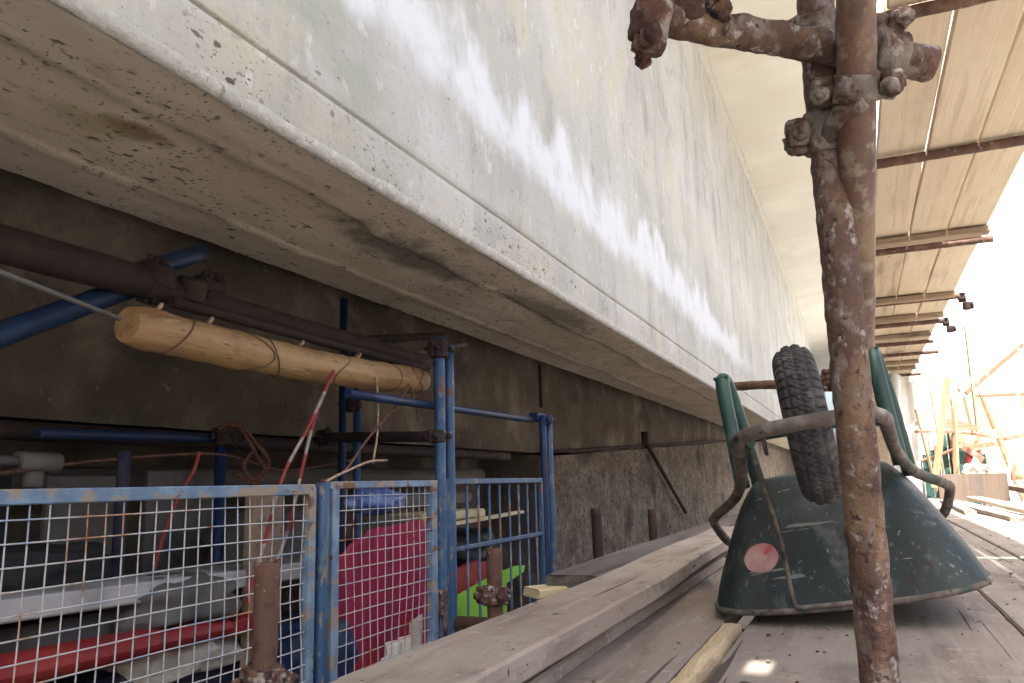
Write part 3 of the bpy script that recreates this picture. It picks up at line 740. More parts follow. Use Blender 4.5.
# ------------------------------------------------------------------ near scaffold poles
def clamp(name, c, axis, r=.0245, m='mortar', seed=0, parent=None, width=.055, bolts=1, side=Vector((1, 0, 0)), fat=1.0):
    """half-shell scaffold clamp round one tube, with flap, T-bolt and nut, crusted with mortar"""
    c = Vector(c); ax = Vector(axis).normalized(); sd = (side - ax * side.dot(ax)).normalized(); fw = ax.cross(sd)
    mb = MB()
    mb.tube([c - ax * width / 2, c - ax * width * .42, c, c + ax * width * .42, c + ax * width / 2], [r + .003, r + .009 * fat, r + .010 * fat, r + .009 * fat, r + .003], 22, lump=.005, lscale=55)
    R = Matrix((sd, fw, ax)).transposed()
    for s_ in ((-1, 1) if bolts > 1 else (1,)):
        cc = c + sd * s_ * (r + .017)
        mb.box(cc, (.026, .018, width * .9), R, bev=.004)
        mb.box(cc + fw * .017, (.030, .010, width * .6), R, bev=.004)
        mb.pipe(cc - fw * .038, cc + fw * .046, .0065, 10)
        mb.pipe(cc + fw * .026, cc + fw * .037, .0125, 6); mb.pipe(cc - fw * .036, cc - fw * .026, .0125, 6)
    for lim in (.012, .008):
        bmesh.ops.subdivide_edges(mb.bm, edges=[e for e in mb.bm.edges if e.calc_length() > lim], cuts=1, use_grid_fill=True)
    for v in mb.bm.verts:
        q = v.co * 55 + Vector((seed * 3.3, 0, 0)); q2 = v.co * 190 + Vector((seed, 4, 0))
        v.co += Vector((noise.noise(q), noise.noise(q + Vector((9, 0, 0))), noise.noise(q + Vector((0, 9, 0))))) * .0038
        v.co += Vector((noise.noise(q2), noise.noise(q2 + Vector((9, 0, 0))), noise.noise(q2 + Vector((0, 9, 0))))) * .0022
    for f in mb.bm.faces: f.smooth = True
    return mb.build(name, M[m], parent)

A0, A1 = Vector((-.004, 1.150, -.05)), Vector((.012, 1.105, 1.30))

def at_px(x, y, D): return CAM + (FW + RT * ((x - 512) / F_PX) + UP * (-(y - 341.5) / F_PX)) * D
A0 = at_px(880, 683, 1.055); A1 = at_px(815, 0, 1.10); _d = A1 - A0
A0 = A0 - _d * ((A0.z + .045) / _d.z); A1 = A1 + _d * 1.35
p = MB().pipe(A0, A1, .0252, 28, step=.006, lump=.0020, lscale=38)
ta = tag(p.build('scaffold_pole', M['rust']), 'rust-brown blotchy scaffold pole standing on the walkway right in front of the wheelbarrow', 'scaffold pole')
B0, B1 = at_px(857, 345, 1.16), at_px(856, 0, .985); B1 = B1 + (B1 - B0) * 1.0
p = MB().pipe(B0, B1, .0240, 28, step=.01, lump=.0010, lscale=40)
tag(p.build('scaffold_pole', M['tan']), 'smoother tan scaffold pole clamped alongside the blotchy one at top', 'scaffold pole')
T0, T1 = at_px(637, 16, 1.05), at_px(932, 64, 1.06)
p = MB().pipe(T0, T1, .0225, 28, step=.006, lump=.0030, lscale=34, hollow=True)
tt_ = tag(p.build('cross_tube', M['rust']), 'short crusted scaffold tube crossing level behind the tan pole at top', 'scaffold tube')
axA = (A1 - A0).normalized(); axB = (B1 - B0).normalized(); axT = (T1 - T0).normalized()
def onA(z): return A0.lerp(A1, (z - A0.z) / (A1.z - A0.z))
def onB(z): return B0.lerp(B1, (z - B0.z) / (B1.z - B0.z))
def onT(x): return T0.lerp(T1, (x - T0.x) / (T1.x - T0.x))
cp = thing('swivel_coupler', onA(.83), 'mortar-caked swivel clamp joining the two upright poles below the cross tube', 'clamp')
clamp('jaw', onA(.815), axA, m='mortar', seed=1, parent=cp, bolts=2, side=Vector((-1, -.25, 0)), width=.056, fat=.7)
clamp('jaw', onB(.845), axB, m='mortar', seed=2, parent=cp, bolts=2, side=Vector((1, -.1, -.1)), width=.036, fat=.6)
m_ = MB().tube([onA(.80) + Vector((.0, -.02, 0)), (onA(.81) + onB(.82)) / 2 + Vector((0, -.035, .0)), onB(.815) + Vector((.012, -.03, 0))], [.012, .016, .009], 14, lump=.008, lscale=50)
m_.build('pivot', M['mortar'], cp)
cp = thing('cross_coupler', onA(.95), 'crusted clamp fixing the cross tube to the poles, just above the swivel clamp', 'clamp')
clamp('jaw', onA(.955), axA, m='mortar', seed=3, parent=cp, bolts=1, side=Vector((-1, -.4, 0)), width=.042)
clamp('jaw', onT(.085), axT, m='mortar', seed=4, parent=cp, bolts=2, side=Vector((0, -.25, 1)), width=.040)
cp = thing('end_coupler', onT(-.2), 'reddish rusty clamp crusted with mortar on the left end of the cross tube', 'clamp')
clamp('jaw', onT(-.198), axT, m='rustclamp', seed=5, parent=cp, bolts=2, side=Vector((.3, .2, 1)), width=.046, fat=.9)
clamp('jaw', onT(-.155) + Vector((0, .0, .022)), (.25, 1, .1), m='rustclamp', seed=6, parent=cp, bolts=1, side=Vector((1, 0, .3)), width=.05)

# ------------------------------------------------------------------ boarded lift overhead
rows = [(.238, .462), (.468, .688), (.696, .930)]
col_l = ['nearest the girder', 'in the middle', 'on the open side']
segs = [(-1.0, 2.86, 'nearest the camera'), (2.90, 6.02, 'second board'), (6.05, 9.02, 'third board'), (9.06, 12.0, 'fourth board'), (12.04, 16.5, 'farthest board')]
for si, (y0, y1, sl) in enumerate(segs):
    for ri, (x0, x1) in enumerate(rows):
        dz = .0 + ((si * 7 + ri * 5) % 4) * .004
        mm = M['ceilplank2'] if (si, ri) in ((2, 0), (3, 1), (4, 0)) else M['ceilplank']
        o = plank_mb(((x0 + x1) / 2, y0 + .02 * ri, 1.955 + dz), ((x0 + x1) / 2, y1 - .015 * ri, 1.955 + dz), x1 - x0, .042, seed=40 + si * 3 + ri, warp=.004).build('overhead_plank', mm)
        if si == 0: lab = 'pale overhead plank at the top edge of the picture, %s' % col_l[ri]
        else: lab = 'pale overhead plank, row %s, %s in its row' % (col_l[ri], sl)
        if mm is M['ceilplank2']: lab = lab.replace('pale', 'greyish', 1)
        tag(o, lab, 'plank', 'planks of the boarded lift overhead')
# two unseen boards added above the camera, their slot shapes the sun patch
for x0, x1, lb in ((-.22, .006, 'unseen board added to shape the sun patch, farther from the open side'), (.052, .222, 'unseen board added to shape the sun patch, against the boarded lift')):
    tag(plank_mb(((x0 + x1) / 2, -1.0, 1.958), ((x0 + x1) / 2, 1.3, 1.958), x1 - x0, .042, seed=90 + x1 * 9, warp=.001).build('sun_slot_board', M['ceilplank']), lb, 'board')
tb = [(2.86, 't', -.1, 1.45), (4.30, 't', .19, 1.08), (5.88, 'b', .23, .935), (6.12, 't', .19, .99), (7.95, 'b', .22, .94), (8.05, 't', .2, 1.0), (8.95, 'b', .22, .93), (9.30, 't', .2, .97),
      (10.15, 'b', .22, .9), (10.7, 't', .15, .97), (11.7, 't', .2, 1.10), (12.6, 'b', .2, .93), (13.3, 'b', .2, .93), (14.2, 't', .2, 1.08), (15.3, 't', .2, .95), (16.3, 't', .2, .95)]
ordn = ['nearest', 'second nearest', 'third nearest', 'fourth nearest', 'fifth nearest', 'sixth nearest', 'seventh nearest', 'eighth nearest', 'ninth nearest', 'tenth nearest']
ct = cb = 0
for y, k, x0, x1 in tb:
    if k == 't':
        o = MB().pipe((x0, y, 1.926), (x1, y, 1.926), .0245, 14, step=.04, lump=.003, lscale=20, hollow=False).build('transom_tube', M['midrust'])
        tag(o, 'rusty cross tube under the overhead planks, %s of these tubes' % (ordn[ct]), 'scaffold tube', 'tubes under the overhead planks'); ct += 1
    else:
        o = plank_mb((x0, y, 1.905), (x1, y, 1.905), .10, .045, seed=y, warp=.004).build('batten', M['batten'])
        tag(o, 'brown timber batten under the overhead planks, %s of the battens' % (ordn[cb]), 'batten', 'battens under the overhead planks'); cb += 1
# ledger along the outer side (starts beyond the first bay) and outer standards
for y, lb in ((14.2, 'pale outer scaffold upright, on the bright open side'),):
    tag(MB().pipe((1.06, y, -1.6), (1.06, y, 4.2), .024, 12).build('outer_upright', M['galv']), lb, 'scaffold pole')
for i, (x, y) in enumerate(((1.0, 8.05), (.98, 9.3))):
    cp = thing('ledger_coupler', (x, y, 1.88), 'rusty clamp at the end of a cross tube on the bright open side, %s' % ('nearer', 'farther')[i], 'clamp', 'clamps on the outer ledger')
    clamp('jaw', (x, y, 1.90), (1, 0, 0), m='darkrust', seed=11 + i, parent=cp, bolts=1, side=Vector((0, 0, 1)), width=.06, fat=1.0)
    clamp('jaw', (x + .03, y, 1.83), (0, 0, 1), m='darkrust', seed=15 + i, parent=cp, bolts=1, side=Vector((1, 0, 0)), width=.07, fat=1.0)
# ledger glimpsed between wheel and pole, with its clamp
tag(MB().pipe((-.62, 4.55, .86), (.10, 4.2, .80), .024, 14, step=.03, lump=.004, lscale=22).build('low_ledger', M['midrust']), 'rusty tube seen between the wheelbarrow wheel and the near pole', 'scaffold tube')
cp = thing('low_coupler', (-.12, 4.3, .82), 'dark rusty clamp just right of the wheelbarrow tyre, on the tube behind it', 'clamp')
clamp('jaw', (-.10, 4.29, .825), (.72, -.35, -.06), m='rustclamp', seed=21, parent=cp, bolts=2, side=Vector((0, 0, 1)), width=.08, fat=1.5)
clamp('jaw', (-.055, 4.24, .80), (0, .2, 1), m='rustclamp', seed=22, parent=cp, bolts=1, width=.08, fat=1.5)

# ------------------------------------------------------------------ stub posts left of the walkway
for (x, y, zt, dx, lb) in ((-1.115, 1.315, .207, .0, 'rusty brown stub post in front of the blue mesh panel'), (-1.12, 2.395, .148, .01, 'rusty stub post in front of the barred blue panel and lime green panel'),
                       (-1.12, 3.594, .230, -.02, 'dark stub post against the rough wall right of the blue cage'), (-1.12, 4.63, .185, -.01, 'smallest and farthest stub post against the rough wall')):
    r = thing('stub_post', (x, y, -1.6), lb, 'post', 'stub posts beside the walkway')
    far = y > 3
    MB().pipe((x, y, -1.6), (x + dx, y, zt), .0245, 20, step=.03, lump=.0012, lscale=40, hollow=not far).build('tube', M['darkrust' if far else 'midrust'], r)
    if not far:
        clamp('coupler', (x, y, -.02 if y < 2 else .0), (0, 0, 1), m='rustclamp', seed=y, parent=r, bolts=2, width=.06, fat=1.4)

# ------------------------------------------------------------------ blue cage
FX = -1.68
def wire_grid(y0, y1, z0, z1, sp=.05, r=.0019, seed=0, vert=True, horiz=True, x=FX):
    m_ = MB(); y = y0 + .02; i = 0
    def q(y, z): return Vector((x + noise.noise(Vector((y * 3, z * 3, seed))) * .014, y + noise.noise(Vector((y * 4, z * 2, seed + 4))) * .003, z + noise.noise(Vector((y * 2, z * 4, seed + 8))) * .003))
    while y < y1:
        if vert: m_.tube([q(y, z0 + (z1 - z0) * k / 14) for k in range(15)], r, 5, cap=False)
        y += sp
    z = z1 - .03
    while z > z0:
        if horiz: m_.tube([q(y0 + (y1 - y0) * k / 16, z) + Vector((.004, 0, 0)) for k in range(17)], r, 5, cap=False)
        z -= sp
    return m_
P1 = thing('wire_fence_panel', (FX, 1.35, -1.2), 'wide faded blue wire mesh panel filling the lower left corner', 'mesh panel')
m_ = MB()
zt = .362
m_.box((FX, 1.30, zt - .012), (.03, 1.79, .034), bev=.003); m_.box((FX, 1.30, -1.18), (.03, 1.79, .034), bev=.003)
m_.box((FX, .42, -.40), (.03, .03, 1.53), bev=.003); m_.box((FX + .001, 2.18, -.41), (.032, .034, 1.53), bev=.003)
m_.build('panel_frame', M['bluegrey'], P1)
wire_grid(.43, 2.165, -1.17, zt - .03, .05, .0021, 1).build('wire_mesh', M['wire'], P1)
P2 = thing('mesh_gate', (FX, 2.65, -1.2), 'blue gate with fine wire mesh in front of the crimson sheet', 'gate')
m_ = MB()
m_.box((FX, 2.655, zt), (.03, .76, .026), bev=.003); m_.box((FX, 2.655, -1.18), (.03, .76, .03), bev=.003)
m_.box((FX + .001, 2.308, -.40), (.032, .038, 1.53), bev=.003); m_.box((FX + .001, 3.005, -.40), (.032, .045, 1.53), bev=.003)
m_.build('gate_frame', M['bluegrey'], P2)
wire_grid(2.325, 2.99, -1.17, zt - .01, .05, .0019, 2).build('wire_mesh', M['wire'], P2)
MB().box((FX + .02, 3.05, -.13), (.03, .05, .10), bev=.004).pipe((FX + .03, 3.05, -.16), (FX + .035, 3.06, -.30), .01, 8).build('latch', M['rustclamp'], P2)
P3 = thing('barred_panel', (FX, 3.7, -1.2), 'blue panel of upright bars between the double blue posts', 'barred panel')
m_ = MB(); m_.box((FX, 3.70, zt + .006), (.025, 1.15, .026), bev=.003); m_.box((FX, 3.70, .072), (.02, 1.15, .02), bev=.003); m_.box((FX, 3.70, -1.18), (.025, 1.15, .026), bev=.003); m_.box((FX, 3.135, -.4), (.022, .022, 1.56), bev=.003); m_.box((FX, 4.275, -.4), (.022, .022, 1.56), bev=.003)
m_.build('bar_frame', M['blue'], P3)
for i in range(9):
    y = 3.215 + i * .122
    MB().pipe((FX, y, -1.18), (FX, y, zt), .0065, 8).build('bar', M['blue'], P3)
tagp = [(2.245, -1.6, .372, .022, 'blue', 'short deep blue post between the wide mesh panel and the gate'),
        (3.075, -1.6, 1.005, .0245, 'blue', 'left tube of the tall blue pair right of the gate, ending at the dark pipes'),
        (3.165, -1.6, .985, .0235, 'blue', 'right tube of the tall blue pair right of the gate, ending at the dark pipes'),
        (4.325, -1.6, .735, .021, 'deepblue', 'left tube of the blue pair ending the cage, below the top rail'),
        (4.425, -1.6, .735, .021, 'blue', 'right tube of the blue pair ending the cage, below the top rail')]
for y, z0, z1, r, mm, lb in tagp:
    m_ = MB().pipe((FX + .005, y, z0), (FX + .005, y, z1), r, 18, step=.2, lump=.0008)
    tag(m_.build('cage_post', M[mm]), lb, 'post', 'posts of the blue cage front')
tag(MB().pipe((-2.3, 5.92, .95), (-2.3, 5.92, 1.30), .014, 10).build('prop_rod', M['darkrust']), 'dark rod rising to the girder above the end of the blue top rail', 'rod')
tag(MB().pipe((FX - .05, 2.46, .70), (FX - .05, 4.30, .715), .018, 12, step=.2).box((FX - .04, 4.39, .735), (.06, .19, .050), bev=.005).build('top_rail', M['deepblue']), 'blue rail running level from under the bamboo roll to the last cage posts', 'rail')
# back row
for x, y, z0, z1, r, mm, lb in ((-2.4, 2.53, -1.6, .60, .0235, 'deepblue', 'blue upright behind the mesh panel, with a cable tangle at its head'), (-2.4, 2.06, -1.6, .50, .022, 'navy', 'short dark upright behind the wide mesh panel, left of the cable tangle'),
                            (-2.4, 3.37, -1.6, 1.33, .020, 'deepblue', 'left back upright of the pair behind the gate, reaching the girder'), (-2.4, 3.50, -1.6, .90, .020, 'blue', 'right back upright of the pair behind the gate, ending at the rail')):
    tag(MB().pipe((x, y, z0), (x, y, z1), r, 14).build('back_upright', M[mm]), lb, 'post', 'uprights at the back of the cage')
tag(MB().pipe((-2.42, 1.74, .552), (-2.42, 2.50, .565), .018, 12, step=.1, lump=.001).build('back_rail', M['deepblue']), 'blue rail along the wall foot, left of the cable tangle', 'rail')
tag(MB().pipe((-2.55, .9, .565), (-2.55, 5.8, .565), .032, 12, step=.2, lump=.003).build('brown_pipe', M['darkrust']), 'brown pipe running level in the dark recess under the wall', 'pipe')
tag(MB().pipe((-2.9, .9, .40), (-2.9, 6.0, .43), .055, 14, step=.2, lump=.003).build('grey_drain_pipe', M['darkplank']), 'thick grey pipe in the dark recess under the wall', 'pipe')
m_ = MB().pipe((-2.45, 1.3, .465), (-2.45, 1.76, .46), .018, 12); m_.pipe((-2.45, 1.70, .46), (-2.45, 1.84, .458), .034, 14)
m_.pipe((-2.45, 1.76, .43), (-2.45, 1.76, .38), .03, 12)
tag(m_.build('lamp_fitting', M['darkplank']), 'small whitish pipe fitting against the dark recess at the far left', 'pipe fitting')
# rusty tube tying front pair to back pair
tag(MB().pipe((-2.42, 3.20, .60), (-1.70, 3.08, .565), .024, 14, step=.05, lump=.002).build('tie_tube', M['darkrust']), 'dark rusty tie tube from the back uprights to the tall blue pair', 'scaffold tube')
cp = thing('tie_coupler', (-1.68, 3.10, .56), 'dark clamp on the tall blue pair, at the end of the rusty tie tube', 'clamp')
clamp('jaw', (-1.685, 3.075, .565), (0, 0, 1), m='darkrust', seed=31, parent=cp, bolts=2, width=.06, side=Vector((.4, 1, 0)), fat=1.2)
cp = thing('tie_coupler', (-2.40, 3.20, .60), 'dark clamp on the back uprights, at the far end of the rusty tie tube', 'clamp')
clamp('jaw', (-2.40, 3.22, .60), (1, 0, 0), m='darkrust', seed=32, parent=cp, bolts=2, width=.07, side=Vector((0, 1, .3)), fat=1.5)
# overhead pipes at upper left
tag(MB().pipe((-1.95, .4, .985), (-1.95, 1.80, .985), .050, 18, step=.08, lump=.003).build('thick_pipe', M['darkrust']), 'thick dark brown pipe running in from the upper left under the girder', 'pipe')
tag(MB().pipe((-1.94, 1.70, .975), (-1.94, 3.42, .960), .040, 14, step=.1, lump=.002).build('black_pipe', M['darkrust']), 'blackish pipe directly above the bamboo roll', 'pipe')
tag(MB().pipe((-1.88, 1.75, .925), (-1.86, 3.25, .905), .018, 10, step=.1, lump=.002).build('thin_pipe', M['darkrust']), 'thin brown pipe squeezed between the bamboo roll and the black pipe', 'pipe')
cp = thing('pipe_coupler', (-1.95, 1.75, 1.0), 'bulky black clamp joining the dark pipes at the left end of the bamboo roll', 'clamp')
clamp('jaw', (-1.95, 1.74, 1.0), (0, 1, 0), r=.045, m='darkrust', seed=33, parent=cp, bolts=2, width=.09, side=Vector((.3, 0, 1)), fat=1.5)
clamp('jaw', (-1.92, 1.86, .99), (.3, 0, 1), r=.035, m='darkrust', seed=34, parent=cp, bolts=1, width=.08, side=Vector((0, 1, 0)), fat=1.5)
tag(MB().pipe((-2.0, 1.20, .700), (-2.0, 1.72, .985), .034, 14, step=.05, lump=.001).build('blue_brace', M['deepblue']), 'blue tube slanting up from the left edge, crossed by a thin pale rod', 'brace')
tag(MB().pipe((-2.0, 1.74, 1.035), (-2.0, 1.98, 1.160), .032, 14, step=.05, lump=.001).build('blue_brace', M['deepblue']), 'short dark blue tube end below the girder, above the black clamp', 'brace')
tag(MB().pipe((-1.70, .86, .878), (-1.70, 1.42, .792), .0065, 10).build('pale_rod', M['greyboard']), 'thin pale rod crossing in front of the blue slanting tube at left', 'rod')
MB_ = MB().pipe((-2.35, 3.3, 1.09), (-2.10, 3.9, 1.19), .022, 12)
tag(MB_.build('short_brace', M['darkrust']), 'dark slanting brace under the girder behind the right end of the bamboo roll', 'brace')
tag(plank_mb((-2.15, 3.62, 1.03), (-1.95, 3.86, 1.10), .12, .02, seed=3).build('grey_offcut', M['greyboard']), 'small grey board wedged under the girder beside the tall blue pair', 'board')

# bamboo roll
RL = thing('bamboo_roll', (-1.82, 2.35, .78), 'long yellow-brown bamboo roll tied with wire, hanging under the dark pipes', 'bamboo roll')
def rollp(s_): return Vector((-1.82, 1.545 + s_ * 1.63, .812 + .018 * s_ - .02 * sin(s_ * pi)))
pts = [rollp(i / 60) for i in range(61)]
rs = [(.061 - .001 * i / 60) * min(1, (.80 + i * .10)) * (1 + .05 * noise.noise(Vector((i * .22, 0, 0))) + .03 * noise.noise(Vector((i * .9, 4, 0)))) for i in range(61)]
rs[-1] = .046; rs[-2] = .052
body = MB().tube(pts, rs, 40, lump=.003, lscale=14).build('rolled_cane', M['roll'], RL)
MB().pipe(rollp(1) + Vector((0, -.03, -.0)), rollp(1) + Vector((0, .012, 0)), .040, 18, lump=.010, lscale=50).build('frayed_end', M['twine'], RL)
for i, s_ in enumerate((.10, .30, .36, .58, .80, .93, .95)):
    c = rollp(s_); pp = []
    for k in range(25):
        a = 2 * pi * k / 24; pp.append(c + Vector((cos(a) * (.0655 - .006 * s_), .05 * sin(a * (1 + i % 2) + i * 2) , sin(a) * (.0655 - .006 * s_))) if True else None)
    MB().tube(pp, .0022, 6, cap=False).build('wire_tie', M['darktwine'], RL)
for i, s_ in enumerate((.05, .17, .44, .66)):
    c = rollp(s_) + Vector((.02, 0, .045))
    MB().tube(spline([c + Vector((0, -.01, 0)), c + Vector((.015, 0, .022)), c + Vector((0, .012, .03)), c + Vector((-.02, .012, .015))], 4), .0055, 7).build('strap_end', M['twine'], RL)

# ropes and cables
def rope(name, pts, r, m, lb, cat='rope', grp=None):
    return tag(MB().tube(spline(pts, 8), r, 8).build(name, M[m]), lb, cat, grp)
rope('striped_rope', [(-1.75, 2.40, .78), (-1.75, 2.26, .57), (-1.74, 2.12, .40), (-1.73, 2.03, .20), (-1.73, 1.95, .02)], .0058, 'rope1', 'red and white rope slanting down from the bamboo roll, left strand')
rope('striped_rope', [(-1.78, 2.44, .79), (-1.78, 2.33, .60), (-1.76, 2.24, .42), (-1.75, 2.16, .22), (-1.75, 2.06, .05)], .0062, 'rope1', 'red and white rope slanting down from the bamboo roll, right strand')
rope('cord', [(-1.76, 2.96, .79), (-1.75, 2.84, .69), (-1.74, 2.60, .53), (-1.70, 2.40, .41), (-1.68, 2.24, .375)], .0045, 'darktwine', 'dark cord stretched diagonally from the bamboo roll to the gate post', 'cord')
rope('pale_twine', [(-1.66, 2.24, .375), (-1.66, 2.34, .405), (-1.66, 2.50, .445), (-1.66, 2.62, .452)], .0045, 'twine', 'pale twine tied over the head of the gate post', 'twine')
rope('pale_twine', [(-1.76, 2.70, .79), (-1.755, 2.705, .66), (-1.75, 2.69, .55), (-1.75, 2.66, .44)], .0042, 'twine', 'pale twine hanging straight down from the middle of the bamboo roll', 'twine')
rope('hanging_cord', [(-1.78, 3.0, .80), (-1.74, 2.98, .70), (-1.74, 3.0, .63)], .0045, 'darktwine', 'short dark cord end dangling beside the tall blue pair', 'cord')
rope('orange_strap', [(-1.98, 1.99, .48), (-1.97, 1.96, .42), (-1.97, 1.90, .33), (-1.97, 1.85, .22), (-1.97, 1.82, .12)], .006, 'orange', 'orange strap hanging behind the wide mesh panel', 'strap')
rope('cable_tangle', [(-2.36, 2.50, .63), (-2.33, 2.57, .60), (-2.33, 2.66, .50), (-2.34, 2.72, .44), (-2.35, 2.66, .40), (-2.34, 2.60, .46), (-2.33, 2.68, .53), (-2.33, 2.74, .46), (-2.34, 2.68, .38), (-2.36, 2.58, .42)], .008, 'darktwine', 'tangle of dark cable on the head of the blue upright behind the mesh', 'cable')
rope('red_cable', [(-2.35, 2.46, .60), (-2.32, 2.54, .63), (-2.31, 2.62, .56), (-2.31, 2.70, .49)], .006, 'darktwine', 'thin brown cable looping over the dark cable tangle', 'cable')

# ------------------------------------------------------------------ things inside the cage
def slab(name, pts, th_, m, lb, cat, x_wob=.0, label=True, par=None):
    """upright sheet: outline in (y,z) at depth x, real thickness"""
    pass
m_ = MB()
def wbd(u, v):
    y = 1.0 + 1.55 * u; return Vector((-2.12 + .02 * v, y, .055 - .028 * u - .055 * (1 - .55 * u) * v))
for s_ in (0,):
    m_.box((-2.25, 1.85, .045), (.30, 1.75, .062), Matrix.Rotation(radians(-1.2), 3, 'X'), bev=.006)
tag(m_.build('white_board', M['whiteboard']), 'long white board lying level behind the wide mesh panel', 'board')
tag(MB().box((-2.33, 1.55, -.06), (.30, 1.1, .10), bev=.03).build('grey_cushion', M['greyboard']), 'grey padded board directly under the long white board', 'cushion')
m_ = MB()
def hull(u, v):
    y = .9 + 1.33 * u; a = v * 2 * pi; rr = .058 * (1 - .25 * u)
    return Vector((-2.10 + rr * 1.6 * cos(a), y, -.092 - .02 * u + rr * sin(a) * (.9)))
m_.grid(hull, 30, 20)
tag(m_.build('red_beam', M['red']), 'long chipped red bumper low behind the wide mesh panel', 'bumper')
tag(MB().box((-2.08, 2.34, -.118), (.06, .26, .05), Matrix.Rotation(radians(4), 3, 'X'), bev=.006).build('red_board', M['red']), 'short red board right of the long red bumper, near the rusty stub post', 'board')
tag(MB().box((-2.42, 2.1, -.36), (.5, 2.2, .30), bev=.05).build('navy_bundle', M['navy']), 'dusty navy bundle in the dark under the red bumper', 'bundle')
# floor of the cage and dark back screen
tag(MB().box((-2.42, 2.7, -.80), (1.4, 4.4, .06), bev=.01).build('cage_platform', M['black']), 'dark platform floor inside the blue cage', 'platform')
for (y0, z0, w_, h_, mm, lb) in ((1.1, .12, .7, .30, 'black', 'black sheet leaning in the recess, far left behind the mesh panel'), (1.93, .16, .34, .26, 'greyboard', 'grey sheet leaning in the recess, left of the orange strap'), (2.36, .17, .40, .27, 'greyboard', 'grey sheet leaning in the recess, around the blue upright')):
    m_ = MB().box((-2.62, y0 + w_ / 2, z0 + h_ / 2 - .12), (.02, w_, h_ + .24), bev=.002)
    tag(m_.build('leaning_sheet', M[mm]), lb, 'sheet', 'sheets leaning in the recess')
# crimson sheet with folds, draped from a cord
m_ = MB()
def cur(u, v):
    y = 2.74 + .94 * u; topz = .07 + .12 * min(1, u * 2.6) - .01 * u + .012 * sin(u * 11); z = topz + (-.75 - topz) * v
    fold = sin(u * 34 + .8 * sin(v * 3)) * .014 + sin(u * 13 + v * 2) * .02
    return Vector((-2.0 + fold + .05 * v, y, z))
m_.grid(cur, 90, 30)
tag(m_.build('crimson_sheet', M['curtain'], solidify=.003), 'crimson pleated sheet hanging behind the blue gate', 'sheet')
m_ = MB()
def bag(u, v):
    a = u * 2 * pi; b_ = (v - .5) * pi; rr = 1 + .18 * noise.noise(Vector((cos(a) * 2, sin(a) * 2, b_ * 2)))
    return Vector((-2.12 + .09 * cos(a) * cos(b_) * rr, 3.26 + .22 * sin(a) * cos(b_) * rr, .285 + .06 * sin(b_) * rr))
m_.grid(bag, 32, 16)
tag(m_.build('blue_bag', M['bluebag']), 'crumpled blue plastic bag on top of the crimson sheet', 'bag')
m_ = MB()
def wc_(u, v):
    y = 2.80 + .30 * u; topz = -.315 + .115 * u + .02 * sin(u * 7); z = topz - .25 * v
    return Vector((-1.80 + .02 * sin(u * 20 + v * 3), y, z))
m_.grid(wc_, 30, 10)
tag(m_.build('white_cloth', M['whitecloth'], solidify=.004), 'off-white cloth behind the foot of the blue gate', 'cloth')
tag(MB().box((-2.1, 2.45, -.03), (.04, .17, .75), bev=.004).build('brown_board', M['batten']), 'upright reddish brown board left of the deep blue gate post', 'board')
tag(MB().box((-1.95, 2.62, .09), (.02, .10, .40), bev=.004).build('navy_flap', M['navy']), 'narrow navy cloth left of the crimson sheet behind the gate', 'cloth')
# lime panel, red panel, boards behind the barred panel
m_ = MB(); ol = [(3.72, -.70), (4.45, -.70), (4.45, -.23), (4.72, -.19), (4.74, -.155), (4.62, -.145), (4.30, -.165), (4.0, -.20), (3.72, -.235)]
V0 = [(-1.985, y, z) for y, z in ol]; V1 = [(-2.01, y, z) for y, z in ol]; n = len(ol)
m_.faces(V0 + V1, [list(range(n)), list(range(n, 2 * n))] + [(i, (i + 1) % n, n + (i + 1) % n, n + i) for i in range(n)])
tag(m_.build('lime_panel', M['lime']), 'bright lime green panel behind the barred blue panel', 'panel')
m_ = MB(); ol = [(3.7, -.30), (4.35, -.30), (4.38, -.10), (4.2, -.075), (4.02, -.10), (3.9, -.07), (3.7, -.09)]
V0 = [(-2.06, y, z) for y, z in ol]; V1 = [(-2.10, y, z) for y, z in ol]; n = len(ol)
m_.faces(V0 + V1, [list(range(n)), list(range(n, 2 * n))] + [(i, (i + 1) % n, n + (i + 1) % n, n + i) for i in range(n)])
tag(m_.build('scarlet_sheet', M['red']), 'red sheet standing just above and behind the lime green one', 'sheet')
tag(MB().box((-2.25, 4.05, .185), (.30, .75, .05), bev=.01).build('cream_board', M['cream']), 'cream board with a rounded end behind the upright blue bars', 'board')
tag(plank_mb((-2.15, 3.6, .115), (-2.05, 4.85, .16), .05, .02, seed=4).build('cream_lath', M['cream']), 'thin cream lath just under the cream board behind the blue bars', 'lath')
tag(MB().box((-2.45, 4.1, .27), (.35, 1.0, .07), bev=.01).build('dark_crate', M['darkplank']), 'dark crate lid above the cream board behind the blue bars', 'crate')
tag(MB().box((-2.5, 4.2, -.05), (.4, 1.3, .25), bev=.03).build('navy_sack', M['navy']), 'dark sack between the cream lath and the red panel', 'sack')
tag(MB().pipe((-2.3, 4.35, .35), (-2.3, 4.35, .62), .008, 8).build('thin_rod', M['midrust']), 'thin rusty rod standing above the barred blue panel', 'rod')

